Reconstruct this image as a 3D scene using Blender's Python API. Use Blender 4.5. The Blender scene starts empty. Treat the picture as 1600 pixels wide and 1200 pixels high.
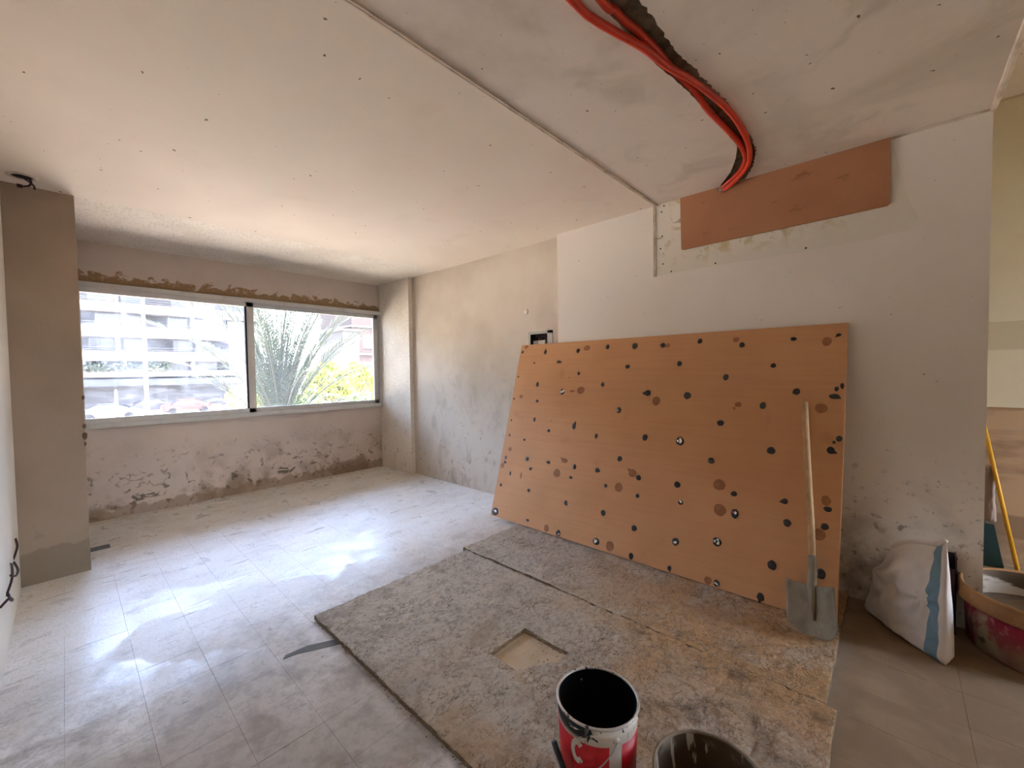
import bpy, bmesh, math, random
import numpy as np
from mathutils import Vector, Matrix, noise as mnoise

# ------------------------------------------------------------------ camera, sky, sun, exposure
sc = bpy.context.scene
COL = sc.collection
R = math.radians
cam_d = bpy.data.cameras.new('camera')
cam = bpy.data.objects.new('camera', cam_d)
COL.objects.link(cam)
sc.camera = cam
F_PX, YAW, PITCH, ROLL = 646.9, 0.746821, -0.0322076, -0.0142523
cam_d.sensor_fit = 'HORIZONTAL'
cam_d.sensor_width = 36.0
cam_d.lens = 36.0 * F_PX / 1600.0
cam_d.clip_start = 0.02
cam_d.clip_end = 500
fwd = Vector((-math.sin(YAW) * math.cos(PITCH), math.cos(YAW) * math.cos(PITCH), math.sin(PITCH)))
rgt = fwd.cross(Vector((0, 0, 1))).normalized()
upv = rgt.cross(fwd)
c_, s_ = math.cos(ROLL), math.sin(ROLL)
r2 = rgt * c_ + upv * s_
u2 = -rgt * s_ + upv * c_
m3 = Matrix((r2, u2, -fwd)).transposed()
cam.matrix_world = Matrix.Translation((0, 0, 1.5)) @ m3.to_4x4()

SKY_STRENGTH = 5.0
SUN_STRENGTH = 14.5
world = bpy.data.worlds.new('sky')
sc.world = world
world.use_nodes = True
wn = world.node_tree
for n in list(wn.nodes):
    wn.nodes.remove(n)
wo = wn.nodes.new('ShaderNodeOutputWorld')
wb = wn.nodes.new('ShaderNodeBackground')
ws = wn.nodes.new('ShaderNodeTexSky')
ws.sky_type = 'NISHITA'
ws.sun_disc = False
ws.sun_elevation = R(74)
ws.sun_rotation = R(90)
ws.air_density = 1.0
ws.dust_density = 4.0
ws.ozone_density = 1.0
wb.inputs['Strength'].default_value = SKY_STRENGTH
wn.links.new(ws.outputs[0], wb.inputs[0])
wn.links.new(wb.outputs[0], wo.inputs[0])

sun_d = bpy.data.lights.new('sun', 'SUN')
sun_d.energy = SUN_STRENGTH
sun_d.angle = R(0.6)
sun_d.color = (1.0, 0.95, 0.86)
sun = bpy.data.objects.new('sun', sun_d)
COL.objects.link(sun)
sun.rotation_euler = (0, R(16), R(-18))
sun.location = (10, -3, 20)

por_d = bpy.data.lights.new('window_portal', 'AREA')     # portal: guides sampling of the sky through the window
por_d.shape = 'RECTANGLE'
por_d.size = 3.3
por_d.size_y = 1.4
por_d.cycles.is_portal = True
por = bpy.data.objects.new('window_portal', por_d)
COL.objects.link(por)
por.matrix_world = Matrix(((0, 0, -1, -6.16), (-1, 0, 0, 1.73), (0, 1, 0, 1.71), (0, 0, 0, 1)))

vs = sc.view_settings
vs.view_transform = 'Standard'
vs.look = 'None'
vs.exposure = 0.52
vs.gamma = 1.0
vs.use_curve_mapping = False
sc.cycles.max_bounces = 8
sc.cycles.diffuse_bounces = 5
sc.cycles.glossy_bounces = 3
sc.cycles.transparent_max_bounces = 8
sc.cycles.sample_clamp_indirect = 12
sc.cycles.caustics_reflective = False
sc.cycles.caustics_refractive = False

rnd = random.Random(7)

# ------------------------------------------------------------------ material helpers
def srgb(r, g, b):
    f = lambda c: (c / 255 / 12.92) if c / 255 <= 0.04045 else ((c / 255 + 0.055) / 1.055) ** 2.4
    return (f(r), f(g), f(b), 1)

def C4(c):
    return tuple(c) if len(c) == 4 else tuple(c) + (1,)

class NT:
    def __init__(self, m):
        self.t = m.node_tree
        self.pos = None
    def n(self, typ, **kw):
        o = self.t.nodes.new(typ)
        for k, v in kw.items():
            setattr(o, k, v)
        return o
    def link(self, a, b):
        self.t.links.new(a, b)
    def position(self):
        if self.pos is None:
            self.pos = self.n('ShaderNodeNewGeometry').outputs['Position']
        return self.pos
    def math(self, op, a, b=None, clamp=False):
        o = self.n('ShaderNodeMath', operation=op, use_clamp=clamp)
        for i, v in enumerate((a, b)):
            if v is None: continue
            if isinstance(v, (int, float)): o.inputs[i].default_value = v
            else: self.link(v, o.inputs[i])
        return o.outputs[0]
    def ramp(self, v, a, b):
        o = self.n('ShaderNodeMapRange', interpolation_type='SMOOTHSTEP')
        o.inputs[1].default_value = a; o.inputs[2].default_value = b
        self.link(v, o.inputs[0])
        return o.outputs[0]
    def axis(self, k, a, b):
        s = self.n('ShaderNodeSeparateXYZ')
        self.link(self.position(), s.inputs[0])
        o = self.n('ShaderNodeMapRange')
        o.inputs[1].default_value = a; o.inputs[2].default_value = b
        self.link(s.outputs[k], o.inputs[0])
        return o.outputs[0]
    def noise(self, scale, detail=4, dist=0.0, vec=None, off=0.0, rough=0.55, vor=None):
        mp = self.n('ShaderNodeMapping')
        self.link(self.position(), mp.inputs[0])
        mp.inputs['Location'].default_value = (off, off * 1.7, off * 0.6)
        if vec: mp.inputs['Scale'].default_value = vec
        if vor:
            v = self.n('ShaderNodeTexVoronoi', feature=vor)
            v.inputs['Scale'].default_value = scale
            self.link(mp.outputs[0], v.inputs['Vector'])
            return v.outputs['Distance']
        o = self.n('ShaderNodeTexNoise')
        o.inputs['Scale'].default_value = scale
        o.inputs['Detail'].default_value = detail
        o.inputs['Roughness'].default_value = rough
        o.inputs['Distortion'].default_value = dist
        self.link(mp.outputs[0], o.inputs['Vector'])
        return o.outputs[0]
    def mix(self, fac, a, b):
        o = self.n('ShaderNodeMix', data_type='RGBA')
        if isinstance(fac, (int, float)): o.inputs[0].default_value = fac
        else: self.link(fac, o.inputs[0])
        for i, v in ((6, a), (7, b)):
            if isinstance(v, (tuple, list)): o.inputs[i].default_value = C4(v)
            else: self.link(v, o.inputs[i])
        return o.outputs[2]

def M(name, base, rough=0.85, layers=(), bump=(), spec=0.3, metal=0.0, rlayers=(), sss=0):
    """layers: dicts scale,col,lo,hi [detail,dist,vec,off,fac,masks=[(axis,a,b)..],vor]; bump: [(scale,strength,detail,vec)]"""
    m = bpy.data.materials.new(name)
    m.use_nodes = True
    t = NT(m)
    p = t.t.nodes['Principled BSDF']
    p.inputs['Roughness'].default_value = rough
    p.inputs['Metallic'].default_value = metal
    p.inputs['Specular IOR Level'].default_value = spec
    p.inputs['Base Color'].default_value = C4(base)
    def field(l):
        if 'ridge' in l:
            nz = t.noise(l['scale'], l.get('detail', 5), l.get('dist', 0), l.get('vec'), l.get('off', 0), l.get('rough', 0.55))
            f = t.ramp(t.math('ABSOLUTE', t.math('SUBTRACT', nz, .5)), l['ridge'], 0.0)
            if 'lo' in l: f = t.math('MULTIPLY', f, t.ramp(t.noise(l['scale'] * .35, 3, 0, None, l.get('off', 0) + 9), l['lo'], l['hi']))
        elif 'scale' in l:
            f = t.ramp(t.noise(l['scale'], l.get('detail', 5), l.get('dist', 0), l.get('vec'), l.get('off', 0), l.get('rough', 0.55), l.get('vor')), l['lo'], l['hi'])
        else:
            f = None
        for a, x, y in l.get('masks', ()):
            k = t.axis(a, x, y)
            f = k if f is None else t.math('MULTIPLY', f, k)
        if 'cut' in l:      # noise broken edge of a masked region
            nz = t.noise(l['cut'][0], 6, 0.3, l['cut'][2] if len(l['cut']) > 2 else None, 3.3)
            g = t.math('ADD', f, t.math('MULTIPLY', t.math('SUBTRACT', nz, 0.5), l['cut'][1]))
            f = t.ramp(g, 0.45, 0.55)
        return t.math('MULTIPLY', f, l.get('fac', 1.0))
    c = None
    for l in layers:
        c = t.mix(field(l), c if c is not None else C4(base), C4(l['col']))
    if c is not None: t.link(c, p.inputs['Base Color'])
    r = None
    for l in rlayers:
        o = t.n('ShaderNodeMix', data_type='FLOAT')
        t.link(field(l), o.inputs[0])
        if r is None: o.inputs[2].default_value = rough
        else: t.link(r, o.inputs[2])
        o.inputs[3].default_value = l['col']
        r = o.outputs[0]
    if r is not None: t.link(r, p.inputs['Roughness'])
    h = None
    for b in bump:
        nz = t.noise(b[0], b[2] if len(b) > 2 else 5, 0.2, b[3] if len(b) > 3 else None, rough=b[4] if len(b) > 4 else .55)
        v = t.math('MULTIPLY', nz, b[1])
        h = v if h is None else t.math('ADD', h, v)
    if h is not None:
        bn = t.n('ShaderNodeBump')
        bn.inputs['Strength'].default_value = 1.0
        bn.inputs['Distance'].default_value = 1.0
        t.link(h, bn.inputs['Height'])
        t.link(bn.outputs[0], p.inputs['Normal'])
    return m

# ------------------------------------------------------------------ mesh helpers
def link(o, parent=None):
    COL.objects.link(o)
    if parent is not None: o.parent = parent
    return o

def tag(o, label=None, cat=None, group=None, kind=None):
    if label: o['label'] = label
    if cat: o['category'] = cat
    if group: o['group'] = group
    if kind: o['kind'] = kind
    return o

def obj(name, me, mat=None, parent=None, smooth=False):
    if isinstance(me, bmesh.types.BMesh):
        b = me
        me = bpy.data.meshes.new(name)
        b.to_mesh(me); b.free()
    if mat is not None:
        for mm in (mat if isinstance(mat, (list, tuple)) else [mat]):
            me.materials.append(mm)
    if smooth:
        me.polygons.foreach_set('use_smooth', [True] * len(me.polygons))
    return link(bpy.data.objects.new(name, me), parent)

def empty(name, loc=(0, 0, 0)):
    o = bpy.data.objects.new(name, None)
    o.empty_display_size = 0.1
    o.location = loc
    return link(o)

def child(o, parent):
    o.parent = parent
    o.matrix_parent_inverse = Matrix.Translation(-Vector(parent.location))
    return o

def box(bm, x0, x1, y0, y1, z0, z1, bev=0):
    r = bmesh.ops.create_cube(bm, size=1)
    vs_ = r['verts']
    for v in vs_:
        v.co = Vector((x0 + (v.co.x + .5) * (x1 - x0), y0 + (v.co.y + .5) * (y1 - y0), z0 + (v.co.z + .5) * (z1 - z0)))
    if bev:
        es = list({e for v in vs_ for e in v.link_edges})
        bmesh.ops.bevel(bm, geom=es, offset=bev, segments=2, affect='EDGES', profile=0.7)
    return bm

def boxes(*bs, bev=0):
    bm = bmesh.new()
    for b in bs: box(bm, *b, bev=bev)
    return bm

def tube(bm, pts, rad, seg=10, cap=True):
    pts = [Vector(p) for p in pts]
    n = len(pts)
    rads = rad if isinstance(rad, (list, tuple)) else [rad] * n
    rings = []
    up = Vector((0, 0, 1))
    prev = None
    for i, p in enumerate(pts):
        d = (pts[min(i + 1, n - 1)] - pts[max(i - 1, 0)]).normalized()
        if prev is None:
            a = d.cross(up if abs(d.z) < .9 else Vector((1, 0, 0))).normalized()
        else:
            a = (prev - d * prev.dot(d)).normalized()
        prev = a
        b = d.cross(a)
        rings.append([bm.verts.new(p + (a * math.cos(2 * math.pi * k / seg) + b * math.sin(2 * math.pi * k / seg)) * rads[i]) for k in range(seg)])
    for i in range(n - 1):
        for k in range(seg):
            bm.faces.new((rings[i][k], rings[i][(k + 1) % seg], rings[i + 1][(k + 1) % seg], rings[i + 1][k]))
    if cap:
        bm.faces.new(rings[0][::-1]); bm.faces.new(rings[-1])
    return bm

def smooth_path(pts, sub=6):
    pts = [Vector(p) for p in pts]
    out = []
    for i in range(len(pts) - 1):
        p0, p1, p2, p3 = pts[max(i - 1, 0)], pts[i], pts[i + 1], pts[min(i + 2, len(pts) - 1)]
        for k in range(sub):
            t = k / sub
            out.append(0.5 * ((2 * p1) + (p2 - p0) * t + (2 * p0 - 5 * p1 + 4 * p2 - p3) * t * t + (3 * p1 - p0 - 3 * p2 + p3) * t ** 3))
    out.append(pts[-1])
    return out

def lathe(bm, prof, seg=48, a0=0, a1=2 * math.pi, center=(0, 0), wob=0, seed=0):
    full = abs(a1 - a0 - 2 * math.pi) < 1e-6
    n = seg if full else seg + 1
    rr = random.Random(seed)
    rings = []
    for j in range(n):
        a = a0 + (a1 - a0) * j / seg
        k = 1 + wob * math.sin(3 * a + seed) + wob * .6 * math.sin(5 * a + 2.1 * seed)
        rings.append([bm.verts.new((center[0] + r * k * math.cos(a), center[1] + r * k * math.sin(a), z)) for r, z in prof])
    for j in range(seg):
        A, B = rings[j], rings[(j + 1) % n]
        for i in range(len(prof) - 1):
            if prof[i][0] < 1e-6 and prof[i + 1][0] < 1e-6: continue
            try: bm.faces.new((A[i], B[i], B[i + 1], A[i + 1]))
            except ValueError: pass
    return bm

def nz2(x, y, s, z=0.0):
    return mnoise.noise(Vector((x * s, y * s, z)))

# ------------------------------------------------------------------ materials
DIRT = srgb(112, 96, 76)
m_plaster_white = M('white_plaster', srgb(240, 231, 220), 0.9, [
    dict(scale=1.2, lo=.42, hi=.7, col=srgb(233, 221, 207), fac=.6),
    dict(scale=9, lo=.62, hi=.72, col=srgb(150, 130, 108), vec=(1, 1, 1), fac=.55, masks=[(2, 1.5, .5)], dist=.6),
    dict(scale=3, lo=.5, hi=.7, col=srgb(140, 122, 100), fac=.5, masks=[(2, 1.1, .1)], dist=.4),
    dict(scale=34, lo=.69, hi=.72, col=srgb(110, 92, 74), fac=.8, masks=[(2, 1.4, .4)]),
    dict(scale=4, lo=.40, hi=.62, col=srgb(134, 112, 88), fac=.75, masks=[(2, .75, .25), (0, .25, -.2)], off=4, detail=9, rough=.65),
    dict(scale=18, lo=.56, hi=.66, col=srgb(96, 80, 64), fac=.7, masks=[(2, .95, .45), (0, -.45, -.2)], off=9, detail=8, rough=.65),
    dict(scale=30, lo=.735, hi=.745, col=srgb(120, 100, 80), fac=.7)],
    [(3, .004, 4), (60, .0006, 3)])
m_plaster_grey = M('grey_plaster', srgb(214, 201, 185), 0.92, [
    dict(scale=1.6, lo=.4, hi=.7, col=srgb(198, 184, 166), fac=.8),
    dict(scale=5, lo=.5, hi=.72, col=srgb(168, 152, 130), fac=.7, masks=[(2, 2.1, .2)], dist=.8, vec=(1, 1, .7)),
    dict(scale=16, lo=.6, hi=.7, col=srgb(128, 116, 100), fac=.7, masks=[(2, 1.5, .3)], dist=1.2, vec=(1, 1, .5)),
    dict(scale=70, lo=.62, hi=.7, col=srgb(150, 136, 116), fac=.5, masks=[(2, 1.9, .2)])],
    [(3, .004, 4), (45, .0012, 4)])
m_wall_window = M('window_wall_plaster', srgb(216, 201, 190), 0.92, [
    dict(scale=1.5, lo=.4, hi=.7, col=srgb(204, 188, 176), fac=.7),
    dict(scale=2.2, lo=.45, hi=.62, col=srgb(140, 120, 98), fac=.8, masks=[(2, .75, .15)], dist=.5),
    dict(scale=5.5, lo=.56, hi=.66, col=srgb(96, 84, 70), fac=.85, masks=[(2, .8, .2)], dist=1.0, vec=(1, 1, 1.6), off=2.2),
    dict(scale=14, lo=.6, hi=.68, col=srgb(84, 74, 62), fac=.75, masks=[(2, .85, .25)], dist=.8, off=5),
    dict(masks=[(2, .25, -.05)], cut=(7, .8, (1, 1, .6)), col=srgb(142, 118, 92), fac=.6),
    dict(masks=[(2, 2.69, 2.43), (2, 2.2, 2.3)], cut=(8, 1.5, (1, 1, 1.5)), col=srgb(160, 132, 98), fac=1.0),
    dict(scale=45, lo=.56, hi=.64, col=srgb(212, 194, 174), fac=.8, masks=[(2, 2.46, 2.52)], detail=7, rough=.65)],
    [(4, .004, 4), (40, .0015, 4)])
m_stucco = M('textured_stucco', srgb(240, 230, 215), 0.93, [
    dict(scale=2, lo=.4, hi=.7, col=srgb(226, 213, 195), fac=.8),
    dict(scale=60, lo=.5, hi=.65, col=srgb(196, 181, 161), fac=.6),
    dict(scale=5, lo=.55, hi=.7, col=srgb(160, 146, 126), fac=.5, masks=[(2, 1.6, .2)])],
    [(70, .003, 3), (22, .003, 3)])
m_pillar = M('pillar_plaster', srgb(168, 149, 131), 0.92, [
    dict(scale=1.5, lo=.4, hi=.7, col=srgb(156, 137, 119), fac=.8),
    dict(masks=[(2, .36, .12)], cut=(4, .6, (1, 1.2, .8)), col=srgb(136, 122, 104), fac=.7),
    dict(scale=7, lo=.6, hi=.7, col=srgb(140, 122, 102), fac=.5, masks=[(2, .7, .2)])],
    [(4, .004, 4), (45, .0012, 4)])
m_left = M('left_wall_plaster', srgb(230, 224, 212), 0.92, [
    dict(scale=1.5, lo=.4, hi=.7, col=srgb(220, 213, 200), fac=.8)], [(4, .004, 4), (45, .0015, 4)])
m_ceiling = M('ceiling_plaster', srgb(236, 222, 205), 0.92, [
    dict(scale=.9, lo=.42, hi=.68, col=srgb(230, 214, 196), fac=.7),
    dict(scale=2.4, lo=.55, hi=.75, col=srgb(224, 207, 184), fac=.5, dist=.5),
    dict(scale=17, lo=.745, hi=.75, col=srgb(96, 76, 56), fac=.85, detail=2),
    dict(scale=45, lo=.765, hi=.775, col=srgb(96, 76, 56), fac=.8, detail=2)],
    [(2, .006, 3), (50, .0006, 3)])
m_concrete = M('rough_ceiling_concrete', srgb(234, 222, 208), 0.93, [
    dict(scale=1.1, lo=.4, hi=.62, col=srgb(212, 200, 184), fac=.8, dist=.6),
    dict(scale=2.4, lo=.52, hi=.72, col=srgb(196, 184, 166), fac=.6, dist=.6, off=2),
    dict(scale=22, lo=.735, hi=.75, col=srgb(88, 72, 56), fac=.9, detail=2),
    dict(scale=52, lo=.745, hi=.76, col=srgb(88, 72, 56), fac=.85, detail=2)],
    [(3, .005, 4), (40, .0010, 4)])
m_groove = M('chased_groove', srgb(158, 142, 120), 0.97, [
    dict(scale=14, lo=.4, hi=.65, col=srgb(116, 102, 82), fac=.9),
    dict(scale=50, lo=.55, hi=.7, col=srgb(150, 136, 116), fac=.6)], [(30, .006, 5)])
m_bead = M('corner_bead', srgb(222, 207, 190), 0.8, [
    dict(scale=8, lo=.45, hi=.65, col=srgb(176, 156, 134), fac=.7, detail=6)], [(60, .001, 3)])
m_patch = M('patch_filler', srgb(236, 228, 214), 0.9, [
    dict(scale=2, lo=.4, hi=.65, col=srgb(226, 217, 201), fac=.7),
    dict(scale=6, lo=.50, hi=.62, col=srgb(206, 190, 150), fac=.9, masks=[(2, 2.31, 2.42), (0, -.1, -.5)], dist=1.2),
    dict(scale=9, lo=.58, hi=.66, col=srgb(150, 132, 98), fac=.7, masks=[(2, 2.34, 2.44), (0, -.4, -.8)], dist=1.0, off=4)],
    [(6, .003, 5)])
m_tile = M('terrazzo_tile', srgb(238, 234, 228), 0.5, [
    dict(scale=2.2, lo=.38, hi=.7, col=srgb(226, 219, 209), fac=.8, dist=.5),
    dict(scale=90, lo=.56, hi=.62, col=srgb(196, 187, 174), fac=.6, detail=2),
    dict(scale=140, lo=.62, hi=.66, col=srgb(240, 236, 230), fac=.7, detail=2, off=3),
    dict(scale=5, lo=.48, hi=.78, col=srgb(200, 188, 170), fac=.5, dist=.3, vec=(1.5, .6, 1), detail=8),
    dict(scale=11, lo=.66, hi=.74, col=srgb(150, 140, 126), fac=.5, dist=.3, vec=(2.2, .5, 1), off=1),
    dict(scale=34, lo=.58, hi=.72, col=srgb(184, 172, 156), fac=.5, dist=.2, vec=(1.8, .6, 1), off=6),
    dict(scale=1.0, lo=.25, hi=.5, col=srgb(178, 164, 148), fac=.95, masks=[(0, -3.3, -2.4)], off=7),
    dict(scale=5, lo=.44, hi=.68, col=srgb(142, 127, 110), fac=.8, masks=[(0, -3.2, -2.4)], dist=.3, off=2, detail=9, rough=.65),
    dict(scale=26, lo=.46, hi=.66, col=srgb(160, 146, 128), fac=.65, masks=[(0, -3.2, -2.4)], dist=.4, off=8, detail=9, rough=.7),
    dict(scale=9, lo=.66, hi=.73, col=srgb(104, 96, 86), fac=.8, masks=[(0, -3.1, -2.4)], dist=.5, off=12, detail=8),
    dict(scale=6, lo=.62, hi=.70, col=srgb(150, 142, 132), fac=.6, masks=[(0, -2.6, -3.2)], dist=.4, vec=(2.4, .6, 1), off=18, detail=8),
    dict(scale=14, ridge=.02, lo=.5, hi=.6, col=srgb(128, 118, 106), fac=.5, vec=(2.0, .5, 1), dist=.3, detail=4, off=23),
    dict(scale=.9, lo=.1, hi=.35, col=srgb(136, 112, 84), fac=1.0, masks=[(0, -.45, -.1)], off=11),
    dict(scale=4, lo=.45, hi=.65, col=srgb(156, 132, 102), fac=.7, masks=[(0, -.45, -.1)], off=14, dist=.5),
    dict(scale=3, lo=.3, hi=.6, col=srgb(200, 172, 140), fac=.6, masks=[(0, -5.85, -6.05)])],
    [(25, .0012, 4), (160, .00015, 2)], spec=.5,
    rlayers=[dict(scale=1.1, lo=.455, hi=.48, col=.27, dist=.4, off=3.1, detail=3),
             dict(scale=6, lo=.35, hi=.8, col=.55, dist=.2),
             dict(masks=[(0, -2.9, -2.0)], col=.8)])
m_grout = M('grout', srgb(182, 172, 158), 0.95)
m_sheet = M('mud_caked_plywood', srgb(188, 174, 155), 0.95, [
    dict(scale=2.0, lo=.38, hi=.68, col=srgb(196, 182, 163), fac=.8, dist=.4),
    dict(scale=4, lo=.46, hi=.70, col=srgb(132, 113, 92), fac=.6, dist=.4, off=4, detail=9, rough=.65),
    dict(scale=34, lo=.50, hi=.66, col=srgb(130, 113, 95), fac=.75, dist=.5, vec=(1.3, .8, 1), detail=9, rough=.7),
    dict(scale=90, lo=.50, hi=.66, col=srgb(186, 170, 150), fac=.5, dist=.4, detail=4),
    dict(scale=1.6, lo=.36, hi=.58, col=srgb(186, 146, 100), fac=.95, masks=[(0, -1.8, -.95)], off=9, dist=.5, detail=8),
    dict(scale=2.2, lo=.30, hi=.58, col=srgb(186, 173, 156), fac=.9, masks=[(0, -1.2, -.85), (1, 2.15, 1.7)], off=21, dist=.4, detail=8),
    dict(scale=5, lo=.48, hi=.66, col=srgb(98, 78, 60), fac=.85, masks=[(0, -1.35, -1.0), (1, 2.45, 2.15), (1, 1.35, 1.75)], off=6, dist=.5, detail=9, rough=.65),
    dict(scale=3, lo=.5, hi=.7, col=srgb(112, 90, 68), fac=.6, masks=[(0, -1.9, -1.4), (1, 1.7, 1.3)], off=16, detail=9, rough=.65),
    dict(scale=30, lo=.45, hi=.66, col=srgb(150, 118, 82), fac=.5, masks=[(0, -1.5, -.9)], dist=.3, off=3, detail=8),
    dict(scale=7, ridge=.016, lo=.42, hi=.55, col=srgb(98, 82, 66), fac=.6, vec=(1.6, .9, 1), dist=.5, detail=7, off=31),
    dict(scale=22, ridge=.030, lo=.40, hi=.55, col=srgb(108, 92, 76), fac=.75, vec=(1.5, .9, 1), dist=.3, detail=6, off=41),
    dict(scale=42, ridge=.04, lo=.4, hi=.6, col=srgb(196, 182, 164), fac=.5, dist=.4, detail=5, off=51),
    dict(scale=60, lo=.66, hi=.72, col=srgb(84, 70, 54), fac=.7)],
    [(10, .034, 6, (1.4, .8, 1), .68), (45, .008, 4, None, .7)])
m_hole_dust = M('dusty_tile_in_cutout', srgb(192, 170, 140), .9, [dict(scale=9, lo=.4, hi=.65, col=srgb(186, 160, 124), fac=.8, dist=.5), dict(scale=40, lo=.66, hi=.7, col=srgb(96, 78, 58), fac=.8)], [(30, .003, 4)])
m_ply_edge = M('plywood_edge', srgb(112, 92, 70), 0.9, [dict(scale=40, lo=.45, hi=.6, col=srgb(150, 128, 100), fac=.8, vec=(1, 1, 5))])
m_mdf = M('brown_hardboard', srgb(214, 160, 112), 0.62, [
    dict(scale=1.2, lo=.38, hi=.68, col=srgb(204, 148, 100), fac=.8),
    dict(scale=40, lo=.4, hi=.7, col=srgb(200, 144, 98), fac=.35, vec=(.04, 1, 1)),
    dict(scale=3, lo=.6, hi=.75, col=srgb(182, 124, 78), fac=.5, dist=.5)],
    [(120, .0002, 3)], spec=.35)
m_mdf_dark = M('brown_cover_board', srgb(184, 130, 94), 0.7, [
    dict(scale=2, lo=.4, hi=.7, col=srgb(170, 117, 82), fac=.8),
    dict(scale=12, lo=.62, hi=.7, col=srgb(130, 86, 58), fac=.6, vec=(.4, 1, 1))])
m_glue = M('black_mirror_adhesive', srgb(22, 18, 16), 0.28, [dict(scale=70, lo=.4, hi=.7, col=srgb(50, 42, 38), fac=.7)], [(90, .004, 3)], spec=.6)
m_shard = M('mirror_residue', srgb(225, 222, 216), 0.12, metal=1.0)
m_stain = M('old_adhesive_stain', srgb(158, 104, 66), 0.5, [dict(scale=40, lo=.45, hi=.65, col=srgb(172, 118, 78), fac=.7)])
m_wood = M('shovel_handle_wood', srgb(196, 160, 116), 0.6, [
    dict(scale=14, lo=.4, hi=.7, col=srgb(176, 138, 96), fac=.8, vec=(3, 3, .2)),
    dict(scale=9, lo=.55, hi=.7, col=srgb(140, 116, 88), fac=.5, masks=[(2, .7, .3)])])
m_steel = M('dusty_steel', srgb(150, 138, 116), 0.6, [dict(scale=9, lo=.4, hi=.7, col=srgb(120, 106, 84), fac=.8), dict(scale=30, lo=.6, hi=.7, col=srgb(176, 164, 144), fac=.5)], metal=.25)
m_alu = M('white_aluminium', srgb(206, 204, 200), 0.5, [dict(scale=8, lo=.5, hi=.75, col=srgb(186, 180, 172), fac=.6)], spec=.4)
m_black = M('black_gasket', srgb(24, 24, 28), 0.5)
m_red_pipe = M('red_conduit', srgb(206, 58, 32), 0.45, [
    dict(scale=7, lo=.45, hi=.7, col=srgb(184, 46, 28), fac=.8), dict(scale=25, lo=.7, hi=.73, col=srgb(226, 196, 180), fac=.9)], spec=.45)
m_dark_wire = M('dark_wire', srgb(62, 40, 40), 0.55)
m_white_pl = M('white_plastic', srgb(222, 214, 204), 0.5)
m_box_in = M('junction_box_inside', srgb(70, 58, 52), 0.7)
m_grey_metal = M('box_frame_metal', srgb(176, 168, 158), 0.45, metal=.3)

# glass: clear panes with dust film and, on the sliding sash, a wrinkled plastic film
def glass_mat(name, haze, streak, tint):
    m = bpy.data.materials.new(name); m.use_nodes = True
    t = NT(m)
    for n in list(t.t.nodes): t.t.nodes.remove(n)
    out = t.n('ShaderNodeOutputMaterial')
    tr = t.n('ShaderNodeBsdfTransparent'); tr.inputs[0].default_value = C4(tint)
    tl = t.n('ShaderNodeBsdfTranslucent'); tl.inputs[0].default_value = (.9, .92, .95, 1)
    gl = t.n('ShaderNodeBsdfGlossy'); gl.inputs['Roughness'].default_value = .03
    a = t.ramp(t.noise(2.2, 4, .8, (1, 1, .7), 1.0), .38, .68)
    b = t.ramp(t.noise(5, 5, .6, (1, 1.0, 5), 2.0), .42, .7)
    c = t.ramp(t.noise(9, 4, .3, (1, 5, .25), 5.0), .5, .75)
    h = t.math('ADD', haze, t.math('MULTIPLY', t.math('ADD', t.math('ADD', a, t.math('MULTIPLY', b, .8)), t.math('MULTIPLY', c, .7)), streak), clamp=True)
    m1 = t.n('ShaderNodeMixShader'); t.link(h, m1.inputs[0]); t.link(tr.outputs[0], m1.inputs[1]); t.link(tl.outputs[0], m1.inputs[2])
    m2 = t.n('ShaderNodeMixShader')
    fr = t.n('ShaderNodeFresnel'); fr.inputs[0].default_value = 1.35
    t.link(fr.outputs[0], m2.inputs[0]); t.link(m1.outputs[0], m2.inputs[1]); t.link(gl.outputs[0], m2.inputs[2])
    t.link(m2.outputs[0], out.inputs[0])
    return m
m_glass_film = glass_mat('dusty_glass_with_film', .012, .036, (.97, .97, .98))
m_glass = glass_mat('dusty_glass', .012, .008, (.97, .98, .98))

# ------------------------------------------------------------------ the setting
XW, XP, XR, XE = -6.04, -4.565, -2.52, 0.37       # window wall, pillar front, wall step, wall end
YL, Y1, Y0, YS = -0.26, 3.42, 3.495, 3.43         # left wall, proud right wall, recessed right wall, recess side
ZC = 2.865
S = 'structure'
floor = tag(obj('floor', boxes((XW - .2, 3.9, YL - .2, 4.9, -.25, -.012)), m_grout), kind=S)

# 25 cm terrazzo tiles
TS = 0.2535
tm = bpy.data.meshes.new('tile')
b_ = boxes((.0003, TS - .0003, .0003, TS - .0003, -.012, 0), bev=0)
top_e = [e for e in b_.edges if all(v.co.z > -.001 for v in e.verts)]
bmesh.ops.bevel(b_, geom=top_e, offset=.0005, segments=1, affect='EDGES')
b_.to_mesh(tm); b_.free()
tm.materials.append(m_tile)
def proj(x, y, z):
    d = Vector((x, y, z - 1.5))
    w = d.dot(fwd)
    if w < .2: return None
    return 800 + F_PX * d.dot(r2) / w, 600 - F_PX * d.dot(u2) / w, w
cells = []
i0 = int(math.floor((XW - (-2.80)) / TS)) - 1
for i in range(i0, 24):
    for j in range(-2, 20):
        x0 = -2.80 + i * TS; y0 = -0.05 + j * TS
        if x0 + TS < XW or x0 > 3.6 or y0 + TS < YL or y0 > 4.75: continue
        if x0 > -2.56 and x0 + TS < -.20 and y0 > 1.05 and y0 + TS < 3.4: continue      # under the plywood
        if y0 > 3.5 and x0 + TS < XE: continue
        q = proj(x0 + TS / 2, y0 + TS / 2, 0)
        vis = q and -30 < q[0] < 1640 and q[1] < 1260
        cells.append((0 if not vis else 1 / q[2] ** 2, x0, y0))
cells.sort(reverse=True)
rest = bmesh.new()
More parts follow.
